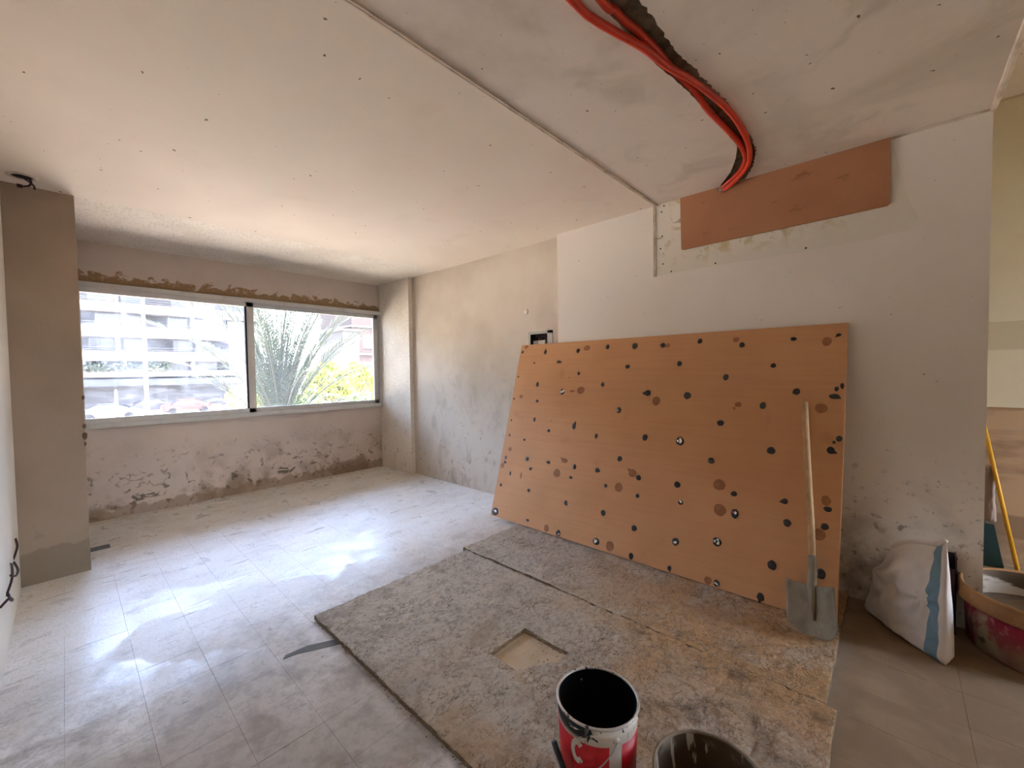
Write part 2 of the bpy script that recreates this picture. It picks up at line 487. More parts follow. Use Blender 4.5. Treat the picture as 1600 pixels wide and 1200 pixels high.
for k, (w, x0, y0) in enumerate(cells):
    z = rnd.uniform(-.0004, .0004)
    if k < 300 and w > 0:
        t = link(bpy.data.objects.new('tile', tm), floor)
        t.location = (x0, y0, z)
    else:
        box(rest, x0 + .0007, x0 + TS - .0007, y0 + .0007, y0 + TS - .0007, -.012, z)
tag(obj('tile_rest', rest, m_tile, floor), kind='stuff')

# walls
ww = tag(obj('wall_window', boxes((XW - .2, XW, -.05, 3.7, -.2, .965), (XW - .2, XW, -.05, 3.7, 2.46, 3.5),
                                  (XW - .2, XW, -.5, .02, .965, 2.46), (XW - .2, XW, 3.445, 3.9, .965, 2.46)), m_wall_window), kind=S)
wl = tag(obj('wall_left', boxes((XW, 3.9, YL - .2, YL, -.2, 3.5)), m_left), kind=S)
pl_b = bmesh.new()
box(pl_b, XW, XP, YL, .095, 0, 2.88)
bmesh.ops.subdivide_edges(pl_b, edges=pl_b.edges[:], cuts=7, use_grid_fill=True)
for v in pl_b.verts:
    k = .006
    if v.co.x > XP - .01 or v.co.y > .09:
        v.co.x += k * nz2(v.co.y, v.co.z, 3.0, 1); v.co.y += k * nz2(v.co.x, v.co.z, 3.0, 5)
pillar = tag(obj('pillar', pl_b, m_pillar), kind=S)
# exposed chips on the pillar arris
m_chip = M('broken_plaster', srgb(104, 84, 66), .95, bump=[(40, .006, 4)])
for z, s in ((1.34, .018), (1.12, .02), (1.045, .03), (.985, .016)):
    b = bmesh.new()
    bmesh.ops.create_icosphere(b, subdivisions=2, radius=1)
    for v in b.verts:
        n = 1 + .35 * mnoise.noise(v.co * 2.3 + Vector((z * 9, 0, 0)))
        v.co = Vector((XP - .004 + v.co.x * s * .55 * n, .092 + v.co.y * s * .5 * n, z + v.co.z * s * n))
    obj('plaster_chip', b, m_chip, pillar)

# recessed right wall with the junction-box opening
EX0, EX1, EZ0, EZ1 = -2.955, -2.69, 1.60, 1.905
wr0 = tag(obj('wall_right_recessed', boxes((-5.215, EX0, Y0, 3.75, 0, 3.5), (EX1, XR + .02, Y0, 3.75, 0, 3.5),
                                            (EX0, EX1, Y0, 3.75, 0, EZ0), (EX0, EX1, Y0, 3.75, EZ1, 3.5)), m_plaster_grey), kind=S)
side = tag(obj('wall_recess_side', boxes((XW, -5.205, YS, 3.75, 0, 2.88)), m_stucco), kind=S)
wr = tag(obj('wall_right', boxes((XR, XE, Y1, 3.57, 0, 3.5)), m_plaster_white), kind=S)

# ceilings
ceil = tag(obj('ceiling', boxes((XP, -1.48, YL, 3.7, ZC, 2.97)), m_ceiling), kind=S)
soff = tag(obj('ceiling_recess', boxes((XW, XP, YL, 3.7, ZC + .012, 2.97)), m_stucco), kind=S)

grR = [(-.70, .2), (-.705, .9), (-.705, 1.2), (-0.71, 1.493), (-0.708, 1.543), (-0.704, 1.608), (-0.71, 1.668), (-0.708, 1.762), (-0.711, 1.86), (-0.69, 1.96), (-0.681, 2.086), (-0.662, 2.216), (-0.648, 2.387), (-0.651, 2.52), (-0.657, 2.709), (-0.643, 2.817), (-0.657, 2.982), (-0.718, 3.214), (-0.815, 3.40)]
grL = [(-.84, .2), (-.85, .9), (-.83, 1.2), (-0.826, 1.383), (-0.819, 1.519), (-0.818, 1.718), (-0.803, 1.851), (-0.782, 2.004), (-0.762, 2.187), (-0.751, 2.403), (-0.738, 2.653), (-0.729, 2.858), (-0.782, 3.029), (-0.859, 3.206), (-0.985, 3.40)]
def rough_line(L, k):
    out = []
    for a, b in zip(L, L[1:]):
        n = max(2, int((Vector(b) - Vector(a)).length / .018))
        for i in range(n):
            t = i / n
            x, y = a[0] + (b[0] - a[0]) * t, a[1] + (b[1] - a[1]) * t
            j = 0 if (out == []) else 1
            out.append((x + j * k * (mnoise.noise(Vector((x * 40, y * 38, 2))) + .6 * mnoise.noise(Vector((x * 90, y * 95, 7)))), y))
    out.append(L[-1])
    return out
poly = rough_line(grR, .013) + rough_line(grL, .004)[::-1]
cb = bmesh.new()
outer = [cb.verts.new((x, y, ZC)) for x, y in ((-1.48, YL), (.375, YL), (.375, 3.7), (-1.48, 3.7))]
inner = [cb.verts.new((x, y, ZC)) for x, y in poly]
es = []
for L in (outer, inner):
    for a, b in zip(L, L[1:] + L[:1]): es.append(cb.edges.new((a, b)))
bmesh.ops.triangle_fill(cb, use_beauty=True, use_dissolve=False, edges=es)
ix = 0
# side faces of the channel
topv = [cb.verts.new((v.co.x, v.co.y, ZC + .05)) for v in inner]
side_f = [cb.faces.new((inner[i], inner[(i + 1) % len(inner)], topv[(i + 1) % len(inner)], topv[i])) for i in range(len(inner))]
side_f.append(cb.faces.new(topv))
for f in side_f: f.material_index = 1
# slab edges of this ceiling strip
box(cb, .365, .375, YL, 3.7, ZC, 3.5)
box(cb, -1.48, -1.47, YL, 3.7, ZC, 3.0)
ceil2 = tag(obj('ceiling_rough', cb, [m_concrete, m_groove]), kind=S)
tag(obj('ceiling_next_room', boxes((.37, 4.5, YL, 4.9, 3.42, 3.52)), m_ceiling), kind=S)
m_upper = M('outer_render', srgb(190, 182, 170), .9)
tag(obj('upper_storeys', boxes((XW - .2, 5.2, -8, 14, 3.5, 14)), m_upper), kind=S)  # unseen mass overhead; height set so its shadow covers the palm
tag(obj('facade_below', boxes((XW - .2, XW - .02, -8, 14, -3.5, -.2), (XW - .2, XW - .02, -8, -.4, -.2, 3.5), (XW - .2, XW - .02, 3.8, 14, -.2, 3.5)), m_upper), kind=S)

# trims: old bead across the ceiling and down the wall, bead at the wall head
t1 = bmesh.new()
box(t1, -1.495, -1.487, YL, Y1, ZC - .006, ZC + .001)
box(t1, -1.478, -1.470, YL, Y1, ZC - .009, ZC + .001)
tag(obj('trim_1', t1, m_bead), kind=S)
tag(obj('trim_2', boxes((-1.512, -1.505, Y1 - .006, Y1 + .001, 2.275, ZC), (-1.498, -1.489, Y1 - .009, Y1 + .001, 2.275, ZC)), m_bead), kind=S)
t3 = bmesh.new()
tube(t3, [(x, Y1 - .002, ZC - .003 + .003 * nz2(x, 0, 6)) for x in np.linspace(-.03, .36, 24)], .008, 8)
tube(t3, [(.37 + .004 * nz2(y, 1, 5), y, ZC - .002) for y in np.linspace(2.4, 3.42, 30)], .014, 8)
tag(obj('trim_3', t3, m_bead), kind=S)

# filler patch of the wall under the bead
pb = bmesh.new()
pts = [(-1.488, 2.28), (-1.0, 2.284), (-.6, 2.279), (-.2, 2.283), (.05, 2.30), (.09, 2.36), (.04, 2.5), (-.03, ZC), (-1.488, ZC)]
vf = [pb.verts.new((x, Y1 - .0022, z)) for x, z in pts]; vb = [pb.verts.new((x, Y1 + .004, z)) for x, z in pts]
pb.faces.new(vf)
for i in range(len(pts)): pb.faces.new((vf[i], vf[(i + 1) % len(pts)], vb[(i + 1) % len(pts)], vb[i]))
bmesh.ops.recalc_face_normals(pb, faces=pb.faces[:])
obj('filler_patch', pb, m_patch, wr)
m_hole = M('screw_hole', srgb(40, 34, 30), .9)
for x, z in ((-1.44, 2.80), (-1.435, 2.60), (-1.45, 2.50), (-1.43, 2.37), (-1.36, 2.296), (-1.02, 2.30), (-.45, 2.296), (-1.42, 2.845)):
    b = bmesh.new(); bmesh.ops.create_icosphere(b, subdivisions=1, radius=.007)
    for v in b.verts: v.co = Vector((x + v.co.x, Y1 - .005 + v.co.y * .35, z + v.co.z))
    obj('nail_head', b, m_hole, wr)

# the rest of the flat behind and beside the camera: solid back wall, next room with an unseen opening enlarged to brighten it
bw = tag(obj('wall_back', boxes((3.7, 3.9, YL, 3.62, -.2, 3.5), (3.7, 3.9, 3.62, 4.9, -.2, .1), (3.7, 3.9, 4.65, 4.9, -.2, 3.5)), m_plaster_white), kind=S)
m_far = M('next_room_wall', srgb(230, 214, 180), .9, [
    dict(scale=1.5, lo=.4, hi=.7, col=srgb(204, 186, 148), fac=.6),
    dict(masks=[(2, 1.27, 1.10)], cut=(3, .12, (1, 1, 1)), col=srgb(200, 168, 134), fac=1),
    dict(scale=3, lo=.5, hi=.7, col=srgb(140, 112, 84), fac=.6, masks=[(2, 1.2, 1.1)], dist=.5),
    dict(scale=2, lo=.45, hi=.6, col=srgb(140, 114, 88), fac=.7, masks=[(2, 1.02, 1.0), (2, 1.1, 1.12)][:1], vec=(.5, 1, 3))], [(6, .004, 4)])
tag(obj('wall_next_room', boxes((-1.2, 3.9, 4.7, 4.9, -.2, 3.5), (XE - 1.4, XE - 1.2, 3.55, 4.9, -.2, 3.5)), m_far), kind=S)
tag(obj('trim_4', boxes((-1.0, 3.7, 4.688, 4.70, 1.178, 3.4)), M('wainscot_upper_paint', srgb(238, 226, 196), .85, [dict(scale=1.2, lo=.4, hi=.7, col=srgb(228, 213, 180), fac=.7), dict(masks=[(2, 1.83, 1.79), (2, 1.5, 1.7)], cut=(2, .1), col=srgb(196, 178, 142), fac=.5)], [(4, .003, 3)])), kind=S)

# window
win = tag(empty('window_1', (XW, 1.73, .965)), kind=S)
WY0, WY1, WZ0, WZ1 = .02, 3.442, .965, 2.46
child(obj('frame', boxes((-6.11, -5.985, WY0, WY1, WZ0, WZ0 + .052), (-6.11, -5.985, WY0, WY1, WZ1 - .052, WZ1),
                         (-6.11, -5.985, WY0, WY0 + .05, WZ0, WZ1), (-6.11, -5.99, WY1 - .035, WY1, WZ0, WZ1), bev=.003), m_alu), win)
def sash(x0, x1, y0, y1, glassm, name):
    s_ = child(obj('sash', boxes((x0, x1, y0, y0 + .06, WZ0 + .05, WZ1 - .05), (x0, x1, y1 - .075, y1, WZ0 + .05, WZ1 - .05),
                                 (x0, x1, y0, y1, WZ0 + .05, WZ0 + .105), (x0, x1, y0, y1, WZ1 - .105, WZ1 - .05), bev=.002), m_alu), win)
    g = obj('glass_pane', boxes(((x0 + x1) / 2 - .002, (x0 + x1) / 2 + .002, y0 + .06, y1 - .075, WZ0 + .105, WZ1 - .105)), glassm, s_)
    return s_
sL = sash(-6.045, -6.005, WY0 + .05, 1.655, m_glass_film, 'l')
obj('gasket', boxes((-6.045, -6.002, 1.562, 1.582, WZ0 + .105, WZ1 - .105)), m_black, sL)
sR = sash(-6.095, -6.055, 1.615, WY1 - .03, m_glass, 'r')

# ------------------------------------------------------------------ plywood sheets on the floor
def sheet(name, x0, x1, y0, y1, z0, z1, hole, step, seed, amp, fade=0):
    def axis_(a, b, cuts):
        n = int((b - a) / step)
        s = set(np.round(np.linspace(a, b, n + 1), 4))
        for c in cuts:
            s = {v for v in s if abs(v - c) > .004}
            s |= {c - .0012, c + .0012}
        return sorted(s)
    xs = axis_(x0, x1, [hole[0], hole[1]] if hole else [])
    ys = axis_(y0, y1, [hole[2], hole[3]] if hole else [])
    V = []; Fc = []
    nx, ny = len(xs), len(ys)
    for i, x in enumerate(xs):
        for j, y in enumerate(ys):
            h = 0
            for s, a in ((4, .5), (11, .4), (27, .3), (60, .2)):
                h += a * abs(mnoise.noise(Vector((x * s * 1.3, y * s * .75, seed + s))))
            wx = x + .05 * mnoise.noise(Vector((x * 6, y * 6, seed + 70))); wy = y + .05 * mnoise.noise(Vector((x * 6, y * 6, seed + 90)))
            ridge = 1 - abs(mnoise.noise(Vector((wx * 12, wy * 7, seed + 50))))
            z = z1 + amp * h - amp * 1.0 * max(0, ridge - .90) / .10
            pl = mnoise.noise(Vector((wx * 9, wy * 6, seed + 130)))
            z += amp * .35 * (1 if pl > .12 else 0) + amp * .3 * (1 if pl > -.15 else 0)
            z += amp * .6 * mnoise.noise(Vector((x * 2.2, y * 2.2, seed + 9)))
            if hole and hole[0] < x < hole[1] and hole[2] < y < hole[3]:
                t = max(0, min(1, ((x - hole[0]) - .5 * (y - hole[3]) - .22) / .22))
                t = t * t * (3 - 2 * t)
                z = .003 * (1 - t) + z * t + .002 * h
            if fade and y < y0 + .30:
                kx = max(0, min(1, (x + 1.75) / .7)); kx = kx * kx * (3 - 2 * kx)
                z -= fade * kx * (1 - (y - y0) / .30)
            ed = min(x - x0, x1 - x, y - y0, y1 - y)
            xx, yy = x, y
            if ed < 1e-6:
                xx += .004 * mnoise.noise(Vector((y * 9, x * 9, seed))); yy += .004 * mnoise.noise(Vector((x * 9, y * 9, seed + 3)))
            V.append((xx, yy, max(z, .002)))
    idx = lambda i, j: i * ny + j
    for i in range(nx - 1):
        for j in range(ny - 1):
            Fc.append((idx(i, j), idx(i + 1, j), idx(i + 1, j + 1), idx(i, j + 1)))
    nt = len(Fc)
    loop = [idx(i, 0) for i in range(nx)] + [idx(nx - 1, j) for j in range(1, ny)] + [idx(i, ny - 1) for i in range(nx - 2, -1, -1)] + [idx(0, j) for j in range(ny - 2, 0, -1)]
    base = len(V)
    for k in loop: V.append((V[k][0], V[k][1], z0))
    for k in range(len(loop)):
        a, b = k, (k + 1) % len(loop)
        Fc.append((loop[a], base + a, base + b, loop[b]))
    Fc.append(tuple(base + k for k in range(len(loop)))[::-1])
    me = bpy.data.meshes.new(name)
    me.from_pydata(V, [], Fc)
    o = obj(name, me, [m_sheet, m_ply_edge, m_hole_dust])
    for k, p in enumerate(me.polygons):
        p.use_smooth = k < nt
        if k >= nt: p.material_index = 1
        elif hole:
            c = p.center
            if hole[0] - .002 < c.x < hole[1] and hole[2] < c.y < hole[3] + .002:
                if abs(p.normal.z) < .5: p.material_index = 1
                elif c.z < .012: p.material_index = 2
    return o
sh1 = sheet('plywood_sheet', -2.585, -.165, .985, 2.206, .001, .022, (-1.535, -1.235, 1.46, 1.735), .0105, 1, .007)
tag(sh1, 'mud-caked grey plywood sheet with a square cut-out, lying nearest the camera', 'plywood sheet', 'plywood sheets laid on the floor')
sh2 = sheet('plywood_sheet', -2.625, -.205, 2.207, 3.405, .001, .032, None, .0125, 21, .007, .011)
tag(sh2, 'mud-caked grey plywood sheet lying along the wall, under the leaning brown board', 'plywood sheet', 'plywood sheets laid on the floor')

# ------------------------------------------------------------------ leaning board with adhesive dabs
BX0, BL_, BY, BZ = -2.99, 2.768, 2.884, .043
BLEN = 1.8058
vdir = Vector((0, .511 / BLEN, 1.732 / BLEN)).normalized()
ndir = vdir.cross(Vector((1, 0, 0)))            # into the board, away from the camera
if ndir.y < 0: ndir = -ndir
board = empty('leaning_board', (BX0, BY, BZ))
bmat = Matrix((Vector((1, 0, 0)), vdir, -ndir)).transposed()   # local x along, y up the slope, z towards the room
board.matrix_world = Matrix.Translation((BX0, BY, BZ)) @ bmat.to_4x4()
tag(board, 'large brown hardboard panel dotted with black dabs, leaning on the wall', 'board')
obj('panel', boxes((0, BL_, 0, BLEN, -.016, 0), bev=.0015), m_mdf, board)
dabs = [(0.032, 1.726, 0.0155, 0.0171), (0.345, 1.713, 0.0168, 0.0256), (0.747, 1.709, 0.0196, 0.0239), (1.062, 1.731, 0.0176, 0.0248), (1.329, 1.725, 0.0258, 0.0314), (1.577, 1.718, 0.0216, 0.0224), (0.224, 1.599, 0.0116, 0.0093), (0.54, 1.602, 0.0313, 0.0111), (1.286, 1.541, 0.022, 0.0193), (0.794, 1.482, 0.0143, 0.0168), (0.035, 1.449, 0.0122, 0.0095), (0.315, 1.368, 0.0167, 0.0269), (1.067, 1.378, 0.0172, 0.0217), (1.497, 1.311, 0.0291, 0.0271), (0.032, 1.208, 0.0091, 0.0138), (0.349, 1.197, 0.0192, 0.0153), (0.047, 0.979, 0.009, 0.0112), (0.354, 1.008, 0.0163, 0.0235), (0.553, 0.913, 0.0177, 0.0163), (0.832, 0.98, 0.0207, 0.0314), (0.061, 0.822, 0.0118, 0.0131), (0.27, 0.795, 0.0166, 0.0126), (1.077, 0.913, 0.0147, 0.0223), (1.52, 0.944, 0.023, 0.0274), (0.064, 0.592, 0.0175, 0.0191), (0.067, 0.543, 0.0175, 0.0148), (0.348, 0.615, 0.0214, 0.0204), (0.608, 0.618, 0.0244, 0.0136), (0.411, 0.527, 0.0182, 0.0159), (0.903, 0.618, 0.0176, 0.024), (0.88, 0.52, 0.0177, 0.0128), (1.133, 0.623, 0.0203, 0.0213), (1.325, 0.747, 0.0227, 0.0243), (1.508, 0.621, 0.0227, 0.0214), (0.163, 0.445, 0.0113, 0.0205), (0.065, 0.313, 0.0173, 0.0164), (0.432, 0.325, 0.0154, 0.0174), (0.869, 0.297, 0.0176, 0.0214), (1.232, 0.511, 0.0155, 0.0154), (1.518, 0.482, 0.0156, 0.0177), (1.243, 0.292, 0.0229, 0.0249), (1.522, 0.236, 0.0221, 0.0233), (1.525, 0.030, 0.0202, 0.0256), (1.82, 0.03, 0.0148, 0.0184), (0.567, 1.01, 0.0051, 0.0041), (0.687, 1.44, 0.005, 0.0042), (1.869, 1.736, 0.0191, 0.0211), (2.168, 1.69, 0.0185, 0.0218), (2.482, 1.715, 0.0192, 0.0142), (2.722, 1.726, 0.0142, 0.0115), (1.73, 1.557, 0.02, 0.0235), (2.374, 1.529, 0.0167, 0.0183), (2.079, 1.446, 0.0209, 0.0258), (2.75, 1.39, 0.0109, 0.0199), (2.723, 1.37, 0.0125, 0.0164), (2.713, 1.322, 0.0277, 0.0181), (2.515, 1.348, 0.0231, 0.023), (2.329, 1.244, 0.0201, 0.0257), (1.818, 1.299, 0.0295, 0.029), (2.071, 1.104, 0.0243, 0.0226), (2.395, 0.944, 0.0254, 0.0261), (2.707, 0.983, 0.0218, 0.0242), (2.745, 1.059, 0.0174, 0.019), (2.721, 1.034, 0.0095, 0.0104), (2.032, 0.828, 0.0243, 0.022), (1.813, 0.62, 0.0244, 0.0245), (2.196, 0.625, 0.0206, 0.0187), (2.487, 0.634, 0.0194, 0.0191), (2.705, 0.631, 0.0226, 0.0164), (2.507, 0.505, 0.0234, 0.0238), (2.694, 0.527, 0.0212, 0.021), (2.441, 0.234, 0.0252, 0.0315), (2.684, 0.257, 0.0261, 0.0312), (2.391, 0.03, 0.021, 0.026)]
shiny = [(0.639, 1.3, 0.0274, 0.0295), (1.257, 1.154, 0.0258, 0.0278), (0.054, 0.046, 0.0454, 0.0397), (0.477, 0.057, 0.02, 0.013), (0.838, 0.030, 0.0241, 0.0277), (1.215, 0.057, 0.0305, 0.0291), (1.799, 0.944, 0.0313, 0.0342), (1.851, 0.498, 0.0199, 0.0179), (2.211, 0.497, 0.0236, 0.0329), (1.844, 0.219, 0.0255, 0.0287), (2.117, 0.289, 0.0296, 0.029), (2.136, 0.029, 0.0204, 0.0208)]
stains = [(0.074, 1.782, 0.0275, 0.0195), (0.843, 1.732, 0.0378, 0.0257), (1.618, 1.716, 0.0213, 0.0185), (0.847, 1.319, 0.0394, 0.0347), (0.753, 1.309, 0.0288, 0.0103), (1.577, 1.247, 0.0333, 0.037), (0.125, 1.236, 0.0265, 0.0205), (0.102, 0.681, 0.0232, 0.0214), (0.04, 0.506, 0.0235, 0.0296), (0.786, 0.659, 0.0367, 0.0209), (0.726, 0.535, 0.035, 0.0378), (1.454, 0.648, 0.0357, 0.0317), (1.35, 0.518, 0.0333, 0.0385), (0.706, 0.039, 0.0276, 0.032), (1.342, 0.054, 0.0362, 0.0378), (0.306, 0.446, 0.0108, 0.0321), (2.127, 1.733, 0.0208, 0.0177), (2.663, 1.686, 0.0248, 0.031), (2.176, 1.245, 0.0216, 0.0184), (2.153, 1.217, 0.0091, 0.0102), (2.65, 1.243, 0.0341, 0.031), (2.1, 0.67, 0.0394, 0.0385), (2.117, 0.501, 0.0404, 0.0393), (2.695, 0.679, 0.0241, 0.0298), (2.669, 0.476, 0.032, 0.034), (2.082, 0.03, 0.0244, 0.0246)]
def blob(rx, ry, h, seed, irr, seg=24, tail=None):
    rr = random.Random(seed)
    bm = bmesh.new()
    ph = [rr.uniform(0, 6.28) for _ in range(3)]
    def rad(a):
        k = 1 + irr * (math.sin(2 * a + ph[0]) * .5 + math.sin(3 * a + ph[1]) * .5 + .4 * math.sin(5 * a + ph[2]))
        if tail is not None:
            d = math.cos(a - tail)
            if d > .93: k += (d - .93) * 9
        return k
    prev = None
    for s, z in ((1.0, 0.0002), (.93, h * .7), (.7, h), (.35, h * .85)):
        ring = [bm.verts.new((rx * s * rad(2 * math.pi * k / seg) * math.cos(2 * math.pi * k / seg), ry * s * rad(2 * math.pi * k / seg) * math.sin(2 * math.pi * k / seg), z * (1 + .3 * rr.uniform(-1, 1)))) for k in range(seg)]
        if prev:
            for k in range(seg): bm.faces.new((prev[k], prev[(k + 1) % seg], ring[(k + 1) % seg], ring[k]))
        prev = ring
    bm.faces.new(prev)
    return bm
for k, (u, v, rx, ry) in enumerate(dabs):
    tail = rnd.uniform(0, 6.28) if k % 6 == 1 else None
    o = obj('glue_dab', blob(rx * .95, ry * .95, .004, k, .07, tail=tail), m_glue, board)
    o.location = (u, v, 0)
    o.data.polygons.foreach_set('use_smooth', [True] * len(o.data.polygons))
for k, (u, v, rx, ry) in enumerate(shiny):
    o = obj('glue_dab', blob(rx * .97, ry * .97, .004, 300 + k, .06), m_glue, board)
    o.location = (u, v, 0)
    tag(o, 'black dab still holding bits of silver mirror')
    rr = random.Random(k)
    for q in range(rr.randint(3, 5)):
        bm = bmesh.new()
        a = rr.uniform(0, 6.28); d = rr.uniform(.15, .6)
        n = rr.randint(4, 6); s = rr.uniform(.26, .48)
        pts = [(rx * d * math.cos(a) + rx * s * rr.uniform(.6, 1.2) * math.cos(2 * math.pi * i / n), ry * d * math.sin(a) + ry * s * rr.uniform(.6, 1.2) * math.sin(2 * math.pi * i / n)) for i in range(n)]
        tx, ty = rr.uniform(-.2, .2), rr.uniform(-.15, .3)
        lo = [bm.verts.new((x, y, .002)) for x, y in pts]
        hi = [bm.verts.new((x, y, .0062 + tx * x + ty * y)) for x, y in pts]
        bm.faces.new(hi)
        for i in range(n): bm.faces.new((lo[i], lo[(i + 1) % n], hi[(i + 1) % n], hi[i]))
        obj('mirror_shard', bm, m_shard, o)
for k, (u, v, rx, ry) in enumerate(stains):
    o = obj('glue_stain', blob(rx, ry, .0006, 700 + k, .05, tail=(2.5 if k in (9, 11) else None)), m_stain, board)
    o.location = (u, v, 0)

# ------------------------------------------------------------------ shovel
sv = empty('shovel', (-.30, 2.72, .03))
tag(sv, 'long-handled shovel with a wooden shaft leaning against the brown board', 'shovel')
top = Vector((-.424, 3.222, 1.272)); tip = Vector((-.297, 2.706, .034))
ax = (top - tip).normalized()
sock_top = tip + ax * .36
bmh = bmesh.new()
n_ = 18
tube(bmh, [tip + ax * (.30 + (1.345 - .30) * k / n_) + Vector((.0015 * math.sin(k * .35), 0, 0)) for k in range(n_ + 1)],
     [.0185 if k > 2 else .017 for k in range(n_ + 1)], 14)
child(obj('handle', bmh, m_wood, smooth=True), sv)
# blade: curved, rounded-shoulder plate in a frame (across, along shaft, normal)
right_ = Vector((math.cos(-.42), math.sin(-.42), 0)); right_ = (right_ - ax * right_.dot(ax)).normalized()
norm_ = right_.cross(ax).normalized()
if norm_.y > 0: norm_ = -norm_
bl = bmesh.new()
NU, NV = 20, 22
def blade_pt(s, t, off):
    wdt = .132 * (1 - .06 * t) if t > .35 else .132 * math.sqrt(max(0, 1 - ((.35 - t) / .36) ** 2.6)) * (1 - .06 * .35)
    u = s * wdt
    dish = .030 * (u / .132) ** 2
    return tip + ax * (t * .262 - .0 + .012 * (s * s) * (t > .9)) + right_ * u + norm_ * (dish + .012 * math.sin(t * 1.6) + off)
grid = [[[bl.verts.new(blade_pt(-1 + 2 * i / NU, j / NV, off)) for j in range(NV + 1)] for i in range(NU + 1)] for off in (0, .003)]
for g, fl_ in ((grid[0], 1), (grid[1], 0)):
    for i in range(NU):
        for j in range(NV):
            q = (g[i][j], g[i + 1][j], g[i + 1][j + 1], g[i][j + 1])
            try: bl.faces.new(q if fl_ else q[::-1])
            except ValueError: pass
for i in range(NU):
    for j in (0, NV):
        bl.faces.new((grid[0][i][j], grid[0][i + 1][j], grid[1][i + 1][j], grid[1][i][j]))
for j in range(NV):
    for i in (0, NU):
        bl.faces.new((grid[0][i][j], grid[0][i][j + 1], grid[1][i][j + 1], grid[1][i][j]))
bmesh.ops.recalc_face_normals(bl, faces=bl.faces[:])
child(obj('blade', bl, m_steel, smooth=True), sv)
so = bmesh.new()
tube(so, [tip + ax * .085 + norm_ * .016, tip + ax * .17 + norm_ * .020, tip + ax * .255 + norm_ * .016, tip + ax * .33, tip + ax * .42], [.005, .015, .021, .023, .0205], 14)
child(obj('socket', so, m_steel, smooth=True), sv)

# ------------------------------------------------------------------ paint pail with red band
PX, PY = -.730, 1.192
ZB = .026
m_pail = M('pail_white_tin', srgb(226, 216, 202), .45, [
    dict(scale=8, lo=.45, hi=.7, col=srgb(196, 184, 168), fac=.7),
    dict(scale=9, lo=.47, hi=.50, col=srgb(16, 15, 15), fac=1.0, masks=[(2, .335, .35), (0, -.655, -.70)], dist=.9, vec=(1, 1, 2.2)),
    dict(scale=30, lo=.58, hi=.60, col=srgb(16, 15, 15), fac=1.0, masks=[(2, .33, .345)], dist=.7, vec=(1, 1, .5), off=4),
    dict(scale=26, lo=.60, hi=.64, col=srgb(16, 15, 15), fac=.9, masks=[(2, .1, .2)], vec=(1, 1, .12), off=2)], spec=.4)
m_pail_in = M('black_paint_lining', (.004, .004, .005), .35, spec=.35)
m_red = M('red_print', srgb(196, 14, 28), .42, [dict(scale=30, lo=.66, hi=.70, col=srgb(30, 20, 20), fac=.9, vec=(1, 1, .1)), dict(scale=8, lo=.5, hi=.75, col=srgb(168, 12, 26), fac=.7)], spec=.4)
m_tin = M('tin_edge', srgb(206, 200, 192), .35, [dict(scale=30, lo=.55, hi=.6, col=srgb(26, 24, 24), fac=.9)], metal=.4)
m_wire = M('bail_wire', srgb(176, 166, 152), .4, metal=.5)
pail = empty('paint_pail', (PX, PY, ZB))
tag(pail, 'white paint pail with a red band, black inside, standing on plywood', 'paint pail')
RT, RB, ZT = .134, .118, .392
rad_at = lambda z: RB + (RT - RB) * (z - ZB) / (ZT - ZB)
body = child(obj('body', lathe(bmesh.new(), [(0, ZB), (RB - .004, ZB), (RB, ZB + .004), (rad_at(.362), .362), (rad_at(.366) + .0025, .366), (rad_at(.37), .37), (RT, ZT - .004), (RT - .003, ZT - .004)], 64, center=(PX, PY)), m_pail, smooth=True), pail)
child(obj('lining', lathe(bmesh.new(), [(RT - .0025, ZT - .002), (RB - .005, .06), (0, .055)], 64, center=(PX, PY)), m_pail_in, smooth=True), pail)
rb = bmesh.new()
ring = [Vector((PX + RT * math.cos(a), PY + RT * math.sin(a), ZT)) for a in np.linspace(0, 2 * math.pi, 65)]
tube(rb, ring, .0045, 8, cap=False)
child(obj('rim', rb, m_tin, smooth=True), pail)
def band(a0, a1, z0, z1, off=.0012, seg=40):
    bm = bmesh.new()
    lathe(bm, [(rad_at(z0), z0), (rad_at(z0) + off, z0), (rad_at(z1) + off, z1), (rad_at(z1), z1)], seg, R(a0), R(a1), (PX, PY))
    return bm
rbn = child(obj('red_band', band(-24, 317, .165, .333), m_red, smooth=True), pail)
# white letter C printed on the band
bm = bmesh.new()
A0, ZC0, rw, rh, th = -87, .297, 10.5, .040, .60
outp, inp = [], []
for k in range(25):
    t = R(42 + (318 - 42) * k / 24)
    outp.append((A0 + rw * math.cos(t), ZC0 + rh * math.sin(t)))
    inp.append((A0 + rw * (1 - th) * math.cos(t), ZC0 + rh * (1 - th * .8) * math.sin(t)))
P3 = lambda a, z, o: (PX + (rad_at(z) + o) * math.cos(R(a)), PY + (rad_at(z) + o) * math.sin(R(a)), z)
vo = [bm.verts.new(P3(a, z, .0022)) for a, z in outp]; vi = [bm.verts.new(P3(a, z, .0022)) for a, z in inp]
for k in range(24): bm.faces.new((vo[k], vo[k + 1], vi[k + 1], vi[k]))
ex = bmesh.ops.extrude_face_region(bm, geom=bm.faces[:])
for v in ex['geom']:
    if isinstance(v, bmesh.types.BMVert):
        d = Vector((v.co.x - PX, v.co.y - PY, 0)).normalized(); v.co -= d * .002
obj('letter', bm, m_pail, rbn)
rbn.children[0].matrix_parent_inverse = Matrix.Identity(4)
